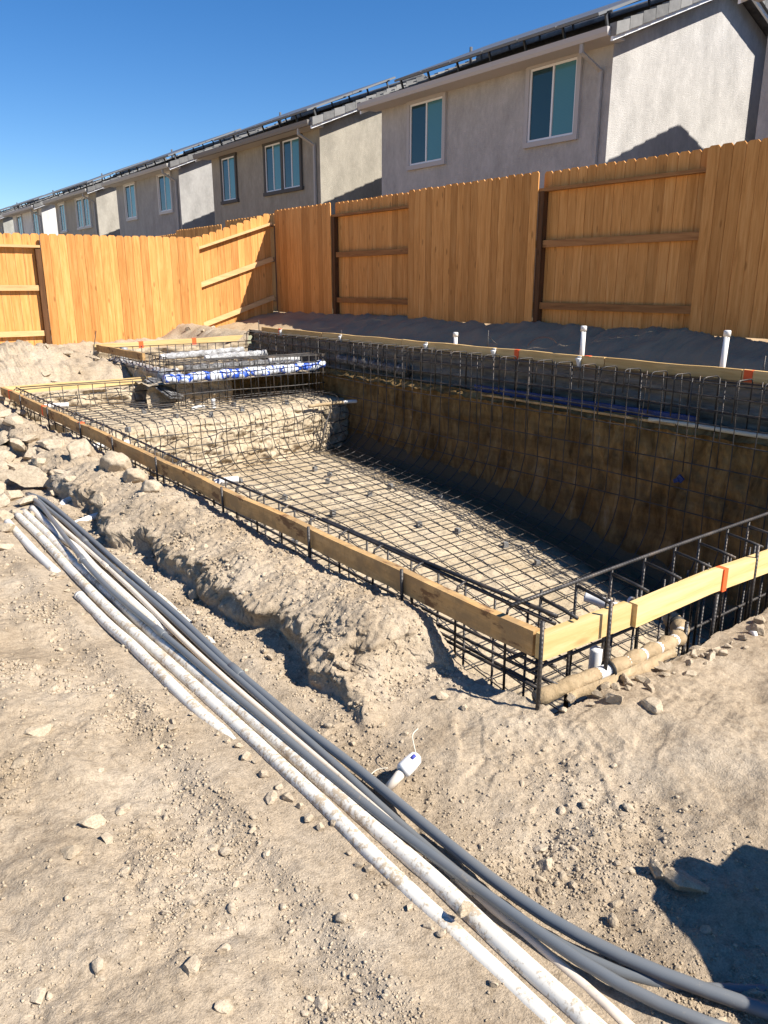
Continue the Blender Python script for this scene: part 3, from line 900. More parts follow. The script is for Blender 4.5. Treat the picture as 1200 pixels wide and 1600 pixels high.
def pipe(label, name, cat, px_pts, r, m, coup=(), n=14, group='pipes laid in the trench', hollow=False):
    P = [at(a, b, Z=z) for (a, b, z) in px_pts]
    Q = smooth_path(P)
    c = Q.mean(0)
    t = thing(name, label, cat, (c[0], c[1], float(Q[:, 2].min()) - r), group)
    mb = MB(); mb.tube(Q, r, n)
    mb.build('pipe_length', m, t)
    for f in coup:
        i = int(f * (len(Q) - 1)); a = Q[i]; d = Q[min(i + 1, len(Q) - 1)] - Q[max(i - 1, 0)]; d /= np.linalg.norm(d)
        cb = MB(); cb.tube([a - d * .045, a - d * .043, a + d * .043, a + d * .045], [r * 1.12, r * 1.22, r * 1.22, r * 1.12], n)
        cb.build('coupling', m, t)
    if hollow:
        d = Q[0] - Q[1]; d /= np.linalg.norm(d)
        cb = MB(); cb.tube([Q[0] - d * .02, Q[0] + d * .004, Q[0] + d * .004, Q[0] - d * .01], [r * 1.01, r * 1.06, r * .8, r * .78], n)
        cb.build('pipe_mouth', m, t)
    return t


zw = -1.432
gz_ = -1.408
pipe('short white pipe at the upper left end of the bundle, its end under soil', 'white_pipe', 'pipe', [(12, 816, zw), (17, 822, zw), (50, 858, zw), (86, 893, zw - .004), (100, 906, zw - .06)], .0235, 'pvc')
pipe('white pipe on the left of the bundle, half buried in soil', 'white_pipe', 'pipe',
     [(124, 931, zw), (167, 975, zw), (208, 1010, zw), (240, 1043, zw), (282, 1085, zw), (320, 1122, zw - .006), (357, 1152, zw - .02), (410, 1210, zw - .032), (455, 1262, zw - .024), (490, 1300, zw - .02), (530, 1340, zw - .03), (580, 1390, zw - .06)], .0235, 'pvc_dirty', hollow=True)
pipe('soil streaked white pipe second from the left of the bundle', 'white_pipe', 'pipe',
     [(25, 803, zw), (67, 843, zw), (112, 893, zw), (150, 932, zw), (200, 980, zw), (248, 1022, zw), (307, 1075, zw), (348, 1113, zw), (398, 1158, zw), (442, 1200, zw), (483, 1237, zw), (525, 1276, zw), (563, 1321, zw), (610, 1367, zw - .002), (653, 1407, zw - .006), (700, 1450, zw - .012), (782, 1527, zw - .013), (840, 1580, zw - .012), (900, 1640, zw - .012)], .0235, 'pvc_dirty')
pipe('white pipe third from the left, a round clod lying against it', 'white_pipe', 'pipe',
     [(36, 799, zw), (83, 843, zw), (123, 886, zw), (167, 925, zw), (217, 970, zw), (262, 1011, zw), (315, 1057, zw), (357, 1095, zw), (423, 1150, zw), (467, 1190, zw), (517, 1233, zw), (577, 1290, zw), (643, 1342, zw), (710, 1402, zw), (770, 1465, zw), (840, 1528, zw), (910, 1588, zw), (960, 1635, zw)], .0235, 'pvc_dirty')
pipe('slim white pipe with a coupling between the grey conduits', 'white_pipe', 'pipe',
     [(52, 783, zw + .01), (75, 803, zw + .012), (100, 827, zw + .012), (142, 863, zw + .012), (162, 880, zw + .012), (213, 928, zw + .014), (258, 973, zw + .012), (297, 1011, zw + .01), (340, 1050, zw + .008), (390, 1095, zw + .008), (437, 1133, zw + .006), (483, 1174, zw + .004), (533, 1214, zw + .002), (580, 1252, zw), (643, 1318, zw - .006), (710, 1373, zw - .010), (752, 1406, zw - .012), (793, 1441, zw - .016), (845, 1481, zw - .010), (910, 1535, zw - .004), (968, 1588, zw - .004), (1000, 1620, zw - .004)], .012, 'pvc_cream', (.325,))
pipe('wide white pipe mostly hidden under the crossing grey conduit', 'white_pipe', 'pipe',
     [(50, 794, zw), (93, 838, zw), (120, 856, zw), (147, 887, zw), (200, 936, zw), (240, 972, zw - .008), (270, 1000, zw - .03)], .022, 'pvc')
pipe('white pipe along the right edge of the bundle, sinking into soil', 'white_pipe', 'pipe',
     [(150, 852, zw - .014), (200, 894, zw - .010), (250, 935, zw - .010), (298, 977, zw - .012), (340, 1012, zw - .022), (380, 1047, zw - .04)], .02, 'pvc_dirty')
pipe('grey conduit that crosses over the white pipes and ends lowest on the right', 'grey_conduit', 'conduit',
     [(42, 772, gz_), (63, 787, gz_ + .02), (93, 827, gz_ + .035), (133, 880, gz_ + .032), (158, 907, gz_ + .026), (175, 925, gz_ + .022), (217, 960, gz_ + .016), (260, 995, gz_ + .012), (297, 1026, gz_ + .008), (348, 1072, gz_ + .006), (407, 1119, gz_ + .004), (467, 1172, gz_), (533, 1226, gz_), (593, 1275, gz_), (660, 1327, gz_), (757, 1394, gz_), (840, 1458, gz_), (910, 1507, gz_), (978, 1551, gz_), (1040, 1582, gz_), (1090, 1602, gz_), (1180, 1625, gz_)], .0135, 'conduit', (.335, .535))
pipe('grey conduit that dips under its neighbours and comes out at the bottom right', 'grey_conduit', 'conduit',
     [(56, 778, gz_ - .004), (73, 793, gz_ - .004), (107, 820, gz_ - .004), (150, 863, gz_ - .004), (197, 905, gz_ - .004), (233, 934, gz_ - .004), (292, 987, gz_ - .004), (313, 1008, gz_ - .004), (357, 1048, gz_ - .004), (407, 1090, gz_ - .004), (447, 1129, gz_ - .006), (500, 1173, gz_ - .008), (550, 1217, gz_ - .014), (590, 1258, gz_ - .022), (650, 1310, gz_ - .028), (740, 1385, gz_ - .028), (850, 1468, gz_ - .026), (929, 1512, gz_ - .024), (980, 1537, gz_ - .022), (1051, 1551, gz_ - .022), (1130, 1552, gz_ - .02), (1230, 1548, gz_ - .02)], .0135, 'conduit', (.235,))
pipe('outermost grey conduit with a coupling, bending away to the right', 'grey_conduit', 'conduit',
     [(45, 772, gz_), (67, 778, gz_), (100, 805, gz_), (137, 837, gz_), (197, 892, gz_), (233, 923, gz_), (297, 979, gz_), (327, 1010, gz_), (373, 1053, gz_), (438, 1105, gz_), (465, 1133, gz_), (517, 1168, gz_), (567, 1207, gz_), (598, 1233, gz_), (627, 1260, gz_), (667, 1292, gz_), (710, 1327, gz_), (757, 1365, gz_), (782, 1388, gz_), (840, 1430, gz_), (910, 1470, gz_), (978, 1502, gz_), (1050, 1531, gz_), (1107, 1551, gz_), (1200, 1583, gz_), (1260, 1600, gz_)], .0152, 'conduit', (.62,))


def stub(label, pts, r, m, group=None, name='pipe_stub', elbow=None, plan=None):
    P = [at(a, b, Z=z) for (a, b, z) in pts] if plan is None else plan
    Q = smooth_path(P, 24)
    t = thing(name, label, 'pipe', tuple(np.r_[Q.mean(0)[:2], Q[:, 2].min() - r]), group)
    mb = MB(); mb.tube(Q, r, 14); mb.build('pipe_length', m, t)
    if elbow is not None:
        e = Q[int(elbow * 23)]; i = int(elbow * 23)
        cb = MB(); seg = Q[max(0, i - 2):i + 3]; cb.tube(seg, r * 1.2, 14); cb.build('elbow', m, t)
    return t


stub('white elbow pipe stub rising beside the long slab above the bundle', [(92, 800, -1.44), (102, 783, -1.415), (118, 777, -1.40), (146, 772, -1.385)], .021, 'pvc_clean', elbow=.35)
stub('white pipe stub lying below the elbow, its tip in the dirt', [(108, 826, -1.45), (128, 814, -1.425), (150, 806, -1.41), (172, 802, -1.415)], .02, 'pvc_clean', elbow=.2)

# white taped cable end lying on the soft soil
c0 = at(606, 1232, Z=-1.415); c1 = at(631, 1203, Z=-1.375); c2 = at(651, 1183, Z=-1.355)
t = thing('taped_cable_end', 'white pipe tip wrapped in white tape with two loose wires beside the conduits', 'cable', tuple(c0 - np.array([0, 0, .03])))
mb = MB(); mb.tube([c0, (c0 + c1) / 2, c1], [.013, .014, .016], 12); mb.build('cable_sleeve', 'pvc_cream', t)
mb = MB(); d = (c2 - c1); mb.tube([c1 - d * .15, c1, c1 + d * .5, c1 + d * .95, c1 + d * 1.12], [.021, .025, .024, .021, .012], 14); mb.build('tape_wrap', 'pvc_clean', t)
mb = MB(); q = c1 + d * .7 + np.array([-.012, -.008, .016]); mb.tube([q, q + d * .28], .006, 6); mb.build('blue_mark', 'tape', t)
mb = MB(); a_ = c2; mb.tube(smooth_path([a_, a_ + (0.005, .02, .03), a_ + (.02, .05, .045), a_ + (.05, .055, .05)], 14), .0018, 6); mb.build('wire', 'hose', t)
mb = MB(); mb.tube(smooth_path([at(606, 1200, Z=-1.40), at(590, 1201, Z=-1.405), at(578, 1211, Z=-1.41), at(572, 1222, Z=-1.42)], 14), .0018, 6); mb.build('wire', 'hose', t)

# ------------------------------------------------------------------ pipes at the right corner, wrapped in paper
P = [at(*v[:2], Z=v[2]) for v in ((838, 1092, -1.375), (900, 1066, -1.35), (960, 1043, -1.335), (1015, 1018, -1.335), (1052, 1003, -1.345), (1069, 988, -1.35), (1050, 966, -1.36), (1010, 948, -1.37), (985, 940, -1.38))]
Q = smooth_path(P, 40)
t = thing('wrapped_pipe', 'white pipe wrapped in brown paper bending below the short board', 'pipe', (2.2, 1.56, -1.42))
mb = MB(); mb.tube(Q, .024, 14); mb.build('pipe_length', 'pvc_clean', t)
mb = MB(); rr = np.array([.029 + .006 * math.sin(i * 1.9) + .004 * math.sin(i * 4.3) for i in range(40)]); rr[8:11] *= .8; rr[28:31] *= 1.15
mb.tube(Q, rr, 12); mb.build('paper_wrap', 'paper', t)
fl = MB(); vs = []; fs = []
for i in range(3, 22):
    a = Q[i]; k = (i - 3) / 18
    vs += [a + (0, -.034, .0), a + (.0, -.05 - .015 * math.sin(i * .9), -.030 - .02 * math.sin(k * 3.1)), a + (0, -.046 - .015 * math.sin(i * .9), -.034 - .02 * math.sin(k * 3.1)), a + (0, -.030, -.004)]
for i in range(18):
    for k in range(4): fs.append((i * 4 + k, i * 4 + (k + 1) % 4, i * 4 + 4 + (k + 1) % 4, i * 4 + 4 + k))
fl.add(vs, fs, smooth=True); fl.build('paper_flap', 'paper', t)
for i in (10, 29):
    mb = MB(); a = Q[i]; dd = Q[i + 1] - Q[i - 1]; dd /= np.linalg.norm(dd)
    mb.tube([a - dd * .004, a + dd * .004], .037, 12); mb.build('tie_wire', 'black', t)
stub('white pipe end sticking out behind the joint of the short boards', None, .0215, 'pvc_clean', plan=[at(962, 950, Z=-1.17), at(945, 943, Z=-1.165), at(925, 935, Z=-1.16), at(915, 932, Z=-1.158)])
stub('upright white pipe stub under the paper wrapped pipe', None, .024, 'pvc_clean', plan=[(2.20, 1.60, -1.50), (2.20, 1.60, -1.40), (2.20, 1.60, -1.30)])
for (x, yy, zt) in ((2.62, 1.50, -1.28), (2.86, 1.52, -1.22), (2.36, 1.66, -1.30)):
    mb = MB(); mb.tube([(x, yy, -1.62), (x + .01, yy, zt)], .008, 8); mb.tube([(x + .01, yy, zt), (x + .0102, yy, zt + .004)], .0085, 8)
    tag(recenter(mb.build('rebar_stub', 'rebar')), 'short bar end poking up behind the paper wrapped pipe', 'rebar stub', 'bar ends by the wrapped pipe')

# fittings seen through the near cage
stub('white fitting tied under the near long board beside the thick pin', None, .021, 'pvc_clean', plan=[(1.93, 4.28, -1.17), (1.99, 4.26, -1.16), (2.07, 4.24, -1.16)])
stub('paper wrapped pipe under the near board right of the orange mark', None, .026, 'paper', plan=[(1.86, 4.75, -1.36), (1.98, 4.62, -1.335), (2.12, 4.52, -1.32)])
stub('wrapped pipe under the near board below the orange mark', None, .026, 'paper', plan=[(1.88, 5.52, -1.35), (2.0, 5.40, -1.335), (2.15, 5.30, -1.32)])
stub('white pipe under the near board left of the orange mark', None, .026, 'pvc_clean', plan=[(1.90, 6.65, -1.33), (2.05, 6.62, -1.32), (2.2, 6.58, -1.32)])
stub('white pipe stub lying on the shelf below its end board', None, .026, 'pvc_clean', plan=[(2.05, 9.05, -1.30), (2.2, 9.0, -1.29), (2.36, 8.96, -1.29)])
stub('brown wrapped pipe with a white tip jutting from the shelf corner', None, .021, 'paper', plan=[(5.05, 8.25, -1.47), (5.45, 8.25, -1.46), (5.56, 8.24, -1.46)])
stub('bare white tip of the pipe jutting from the shelf corner', None, .022, 'pvc_clean', plan=[(5.57, 8.24, -1.46), (5.66, 8.23, -1.46), (5.76, 8.22, -1.465)])

# ------------------------------------------------------------------ spa: wrapped pipes and the sheet on its front wall
def wrap(label, plan, r, m, name='wrapped_pipe', cap=False, sq=1.0):
    Q = smooth_path(plan, 40)
    t = thing(name, label, 'pipe', tuple(np.r_[Q.mean(0)[:2], Q[:, 2].min() - r]))
    rr = np.array([r * (1 + .10 * math.sin(i * 1.3) + .07 * math.sin(i * 3.1 + 1)) for i in range(40)])
    mb = MB(); mb.tube(Q, rr, 14); mb.build('plastic_wrap', m, t)
    if cap:
        d = Q[-1] - Q[-2]; d /= np.linalg.norm(d)
        mb = MB(); mb.tube([Q[-1] - d * .03, Q[-1] + d * .05, Q[-1] + d * .055], [r * .8, r * .8, r * .7], 14); mb.build('pipe_end', 'pvc_clean', t)
    return t


wrap('silvery wrapped pipe along the left bank of the spa', [(3.66, 11.25, -1.08), (3.66, 10.4, -1.09), (3.66, 9.5, -1.10), (3.75, 9.25, -1.08)], .085, 'foil')
wrap('silvery wrapped pipe across the back of the spa with a white end on the left', [(5.6, 11.05, -.98), (4.9, 11.02, -1.0), (4.28, 10.95, -1.01)], .05, 'foil', cap=True)
wrap('silvery wrapped pipe reaching to the middle of the spa with a white end', [(5.7, 10.5, -1.0), (5.2, 10.45, -1.0), (4.72, 10.40, -1.01)], .05, 'foil', cap=True)
wrap('upright silvery bundle at the back left corner of the spa', [(3.72, 11.0, -1.25), (3.72, 11.02, -1.0), (3.74, 11.04, -.86)], .06, 'foil')
wrap('dark wrapped pipe lying behind the blue and white sheet', [(4.0, 9.55, -1.06), (4.8, 9.52, -1.05), (5.6, 9.5, -1.04)], .06, 'dark_wrap')
wrap('crumpled silvery plastic bundle between the bars at the right end of the spa', [(4.95, 9.05, -.955), (5.2, 9.04, -.95), (5.4, 9.04, -.955)], .03, 'foil')
wrap('dark crumpled plastic against the far wall beside the spa', [(5.97, 8.9, -.98), (5.97, 8.2, -1.0), (5.97, 7.4, -1.02)], .065, 'dark_wrap', name='plastic_bundle')
mb = MB()
vs = []; fs = []; nn = 70
for i in range(nn + 1):
    k = i / nn; x = 3.52 + 2.28 * k; b = .01 * math.sin(k * 40) + .006 * math.sin(k * 93)
    z = -1.085 + .045 * k
    for (dy, dz) in ((-.045, -.075), (-.055, -.03), (-.045, .02), (0, .04), (.06, .03), (.09, 0), (.085, -.07)):
        vs.append((x, 9.03 + dy + b * .8, z + dz * (.82 + .2 * math.sin(k * 3.1)) + b))
for i in range(nn):
    for k in range(7): fs.append((i * 7 + k, i * 7 + (k + 1) % 7, i * 7 + 7 + (k + 1) % 7, i * 7 + 7 + k))
fs += [tuple(range(7)), tuple(nn * 7 + k for k in range(6, -1, -1))]
mb.add(vs, fs, smooth=True)
tag(recenter(mb.build('plastic_sheet', 'sheet')), 'blue and white printed plastic sheet wrapped along the front wall of the spa', 'plastic sheet')
mb = MB(); mb.bar((3.46, 9.36, -1.13), (3.62, 8.98, -1.33), .20, .012, up=(0, .3, 1)); mb.bar((3.50, 9.38, -1.11), (3.66, 9.0, -1.31), .21, .005, up=(0, .3, 1))
tag(recenter(mb.build('plastic_scrap', 'dark_wrap')), 'dark folded plastic scrap sloping down at the spa front left corner', 'plastic scrap')

stub('upright white fitting on the shelf before the spa', None, .026, 'pvc_clean', plan=[(4.02, 8.8, -1.47), (4.02, 8.8, -1.42), (4.02, 8.8, -1.35)])
stub('low white fitting on the shelf left of the upright one', None, .022, 'pvc_clean', plan=[(3.66, 8.62, -1.42), (3.74, 8.62, -1.40), (3.82, 8.62, -1.41)])

# ------------------------------------------------------------------ far wall bits
cup_lab = ['leftmost white cup clipped to the far form board beside the spa', 'second white cup from the left on the far form board',
           'white cup on the far form board just left of the shortest capped pipe', 'white cup on the far form board just right of the shortest capped pipe', 'white cup on the far form board below the middle capped pipe']
for k, (a, b) in enumerate([(439, 520), (532, 529), (666, 543), (772, 551), (905, 563)]):
    q = at(a, b, X=5.955)
    t = thing('white_cup', cup_lab[k], 'cup', (q[0], q[1], -.76), 'white cups on the far form board')
    mb = MB(); s_ = .8 if k < 2 else 1.0
    mb.tube([(q[0], q[1], -.76), (q[0] - .004, q[1], -.72), (q[0] - .012, q[1], -.68), (q[0] - .013, q[1], -.672)], np.array([.017, .02, .029, .031]) * s_, 12); mb.build('cup_body', 'pvc_clean', t)
    mb = MB(); mb.bar((q[0] + .012, q[1] - .02, -.66), (q[0] + .012, q[1] + .02, -.66), .03, .012); mb.build('clip', 'pvc_clean', t)
cap_lab = ['shortest capped white pipe standing behind the far form board', 'tall capped white pipe standing in the middle of the dark slope', 'tall capped white pipe standing at the right of the dark slope']
for k, (a, b) in enumerate([(712, 519), (912.5, 509), (1137, 516)]):
    X_ = [6.10, 6.12, 6.20][k]
    q = at(a, b, X=X_); z0 = float(H(X_, q[1], False)) - .1; lean = [0.0, 0.0, -.02][k]
    t = thing('capped_pipe', cap_lab[k], 'pipe', (q[0] + lean, q[1], z0), 'capped pipes behind the far wall')
    mb = MB(); mb.tube([(q[0] + lean, q[1] , z0), (q[0], q[1], q[2] - .03)], .0235, 14); mb.build('pipe_length', 'pvc_clean', t)
    mb = MB(); mb.tube([(q[0], q[1], q[2] - .05), (q[0], q[1], q[2] - .012), (q[0], q[1], q[2] - .002), (q[0], q[1], q[2])], [.0295, .0295, .027, .018], 14); mb.build('pipe_cap', 'pvc_clean', t)
for k, (a, b, c, l) in enumerate([(763, 516, 545, 'thin bar standing behind the far form board in mid slope'), (404, 500, 528, 'thin bar standing at the left end of the far form board'), (533, 516, 530, 'short thin bar behind the second white cup'), (1196, 556, 590, 'thin bar at the right end of the far form board')]):
    q = at(a, b, X=6.06); mb = MB(); mb.tube([(6.06, q[1], -.80), (6.06, q[1], q[2])], .006, 6)
    if k == 0: mb.tube([(6.06, q[1], q[2] - .06), (6.12, q[1] - .1, q[2] - .16)], .004, 5)
    tag(recenter(mb.build('rebar_stake', 'rebar')), l, 'rebar stake')
q0 = at(825, 540, X=6.15); mb = MB()
mb.tube(smooth_path([q0, q0 + (0, -.04, .05), q0 + (.02, -.16, .10), q0 + (.02, -.30, .09), q0 + (.0, -.38, .05)], 18), .003, 5)
tag(recenter(mb.build('loose_wire', 'post')), 'thin rusty wire arching behind the far form board', 'wire')
mb = MB(); q = at(150, 517, Y=11.5); q2 = at(140, 582, Y=11.2); mb.tube([q2, (q + q2) / 2 + (.01, 0, 0), q], .006, 6)
tag(recenter(mb.build('rebar_stake', 'rebar')), 'thin slanting bar standing left of the spa before the sunlit fence', 'rebar stake')
mb = MB(); q = at(143, 580, Y=10.9); mb.box(q + np.array([0, 0, .02]), (.045, .09, .24)); tag(recenter(mb.build('wooden_stake', 'post', bevel=.004)), 'stubby dark wooden stake between the dirt heap and the spa', 'wooden stake')

# blue board and plank lying on the ledge, hose at the right
mb = MB(); a = at(742, 618, X=5.87); b = at(1085, 676, X=5.87)
a[2] = -1.09; b[2] = -1.09
mb.bar(a, b, .018, .09, up=(-.35, 0, 1)); tag(recenter(mb.build('blue_board', 'blue_board', bevel=.003)), 'blue painted board lying along the ledge behind the bars', 'board')
mb = MB(); a2 = np.array([5.835, a[1] - .15, -1.135]); b2 = np.array([5.835, b[1] + .15, -1.135])
mb.bar(a2, b2, .04, .022); tag(recenter(mb.build('lath_strip', 'form_y', bevel=.002)), 'thin wooden strip on the ledge edge below the blue board', 'board')
mb = MB(); mb.tube(smooth_path([(5.83, 3.9, -1.125), (5.85, 3.5, -1.12), (5.83, 3.1, -1.12), (5.86, 2.6, -1.12)], 30), .02, 12)
tag(recenter(mb.build('flat_hose', 'hose')), 'cream hose lying on the ledge at the right', 'hose')
mb = MB(); q = at(1063, 748, X=5.78); mb.box(q, (.02, .06, .05), ((1, 0, 0), (0, .8, .6), (0, -.6, .8)))
mb.box(q + np.array([-.012, .03, -.02]), (.01, .05, .035), ((1, 0, 0), (0, .9, -.43), (0, .43, .9)))
tag(recenter(mb.build('plastic_scrap', 'blue_board', bevel=.004)), 'small blue plastic scrap stuck in the damp wall under the ledge', 'plastic scrap')
q = at(1182, 999, Z=-1.36); mb = MB(); mb.tube([q, q + (.02, .02, .012), q + (.03, .05, .01)], [.008, .013, .005], 6)
tag(recenter(mb.build('paper_scrap', 'pvc_clean')), 'small white scrap on the bank below the short board', 'scrap')

# ------------------------------------------------------------------ fences
def pickets(mb, o, u, w, s0, s1, top, bot, pitch=.1405, th=.017, clip=.026):
    """dog-eared boards from s0 to s1 along u; top/bot functions of s; w = extrusion direction (front)"""
    n = max(1, int(round((s1 - s0) / pitch))); p = (s1 - s0) / n
    for i in range(n):
        a = s0 + i * p + .0015 + RNG.uniform(0, .001); b = s0 + (i + 1) * p - .0015 - RNG.uniform(0, .002)
        t_ = top((a + b) / 2) + RNG.uniform(-.006, .006); t0 = bot((a + b) / 2)
        mb.prism([(a, t0), (b, t0), (b, t_ - clip), (b - clip, t_), (a + clip, t_), (a, t_ - clip)], np.asarray(o) + np.asarray(w) * RNG.uniform(-.0015, .0015), u, (0, 0, 1), w, th)


def fence(name, label, o, u, front, panels, rails, rail_mat, loc):
    """panels: (s0, s1, boards_in_front, top fn, bottom fn)"""
    t = thing(name, label, 'fence', loc)
    u = np.asarray(u, float); front = np.asarray(front, float); o = np.asarray(o, float)
    for (s0, s1, fr, top, bot) in panels:
        mb = MB()
        off = front * (.045 if fr else -.062)
        pickets(mb, o + off, u, front, s0, s1, top, bot)
        mb.build('fence_panel', 'cedar', t)
        for f in rails:
            a = o + u * s0; b = o + u * s1
            a[2] = top(s0) - f; b[2] = top(s1) - f
            rb = MB(); rb.bar(a, b, .085, .04 if f < .3 else .085) if f < .3 else rb.bar(a, b, .038, .088)
            if f < .3: pass
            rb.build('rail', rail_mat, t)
    for (s0, s1, fr, top, bot) in panels:
        mb = MB(); c = o + u * (s0 if True else s1); c = c - u * .045
        z0, z1 = bot(s0) - .2, top(s0) - .24
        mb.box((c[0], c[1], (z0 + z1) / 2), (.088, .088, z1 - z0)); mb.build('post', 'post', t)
    return t


# back fence: runs along Y, front side = -X; s = Y
bt = lambda s: 1.385
bb = lambda s: -.54
ed = [-2.4, 0.05, 2.49, 4.93, 7.37, 9.93, 12.24, 14.18]
pan = []
for i in range(len(ed) - 1):
    fr = (len(ed) - 2 - i) % 2 == 0
    e = .05 if fr else -.05
    pan.append((ed[i] - e, ed[i + 1] + e if i < len(ed) - 2 else ed[i + 1], fr, bt, bb))
fence('wooden_fence', 'long shaded wooden back fence of dog-eared boards above the dark slope', (8.08, 0, 0), (0, 1, 0), (-1, 0, 0), pan, (.225, .88, 1.66), 'cedar_rail_y', (8.08, 6, -.54))
# the same line beyond the corner, the next lot's back fence
tops = [1.02, .98, .98, .95, .95, .93]
pan = []; s = 14.35
for i in range(8):
    tz = 1.36 if i == 0 else (1.28 if i == 1 else (1.22 if i < 4 else 1.18)); e = .05 if i % 2 else -.05
    pan.append((s - e, s + 2.44 + e, bool(i % 2), (lambda s_, tz=tz: tz), lambda s_: -.7)); s += 2.44
fence('wooden_fence', 'neighbouring back fence seen over the sunlit fence before the far houses', (8.16, 0, 0), (0, 1, 0), (-1, 0, 0), pan, (.225, .88, 1.66), 'cedar_rail_y', (8.16, 24, -.7))
# left fence: runs along X at Y = 14.2, front side = -Y; s = X
lt = lambda s: float(np.interp(s, [-4, 3.6, 6.36, 7.95], [.80, .80, .835, 1.345]))
lb = lambda s: float(np.interp(s, [-4, 3.6, 6.36, 7.95], [-1.12, -1.12, -1.05, -.55]))
pan = [(-1.2, 1.2, True, lt, lb), (1.22, 3.60, False, lt, lb), (3.58, 6.38, True, lt, lb), (6.36, 7.96, False, lt, lb)]
fence('wooden_fence', 'sunlit orange wooden fence on the left with a sloping last panel', (0, 14.22, 0), (1, 0, 0), (0, -1, 0), pan, (.20, .86, 1.60), 'cedar_rail_x', (4, 14.22, -1.1))

# ------------------------------------------------------------------ houses
XH, PITCHR = 13.0, .40
ST = [stucco('stucco_grey', (.43, .412, .39)), stucco('stucco_beige', (.325, .297, .245)), stucco('stucco_mid', (.34, .33, .315)), stucco('stucco_tan', (.36, .335, .29)),
      stucco('stucco_white', (.60, .59, .57)), stucco('stucco_sage', (.33, .33, .30)), stucco('stucco_pale', (.42, .40, .37))]
TR = [mat('trim_%s' % n, c, .8) for n, c in (('pale', (.44, .42, .41)), ('brown', (.085, .08, .075)), ('light', (.52, .51, .49)), ('tan', (.40, .38, .35)), ('taupe', (.20, .185, .17)))]
hl = ['grey stucco two storey house with two windows, nearest beyond the back fence', 'beige stucco house with dark brown window trim, second in the row', 'grey stucco house with two pale framed windows, third in the row',
      'tan stucco house with a double window, fourth in the row', 'pale walled house, fifth in the row', 'sixth house in the row, small at the left edge', 'last house of the row at the far left edge']
RX = 16.55; EX = 12.52; EZ = 4.34; RZ = EZ + (RX - EX) * PITCHR


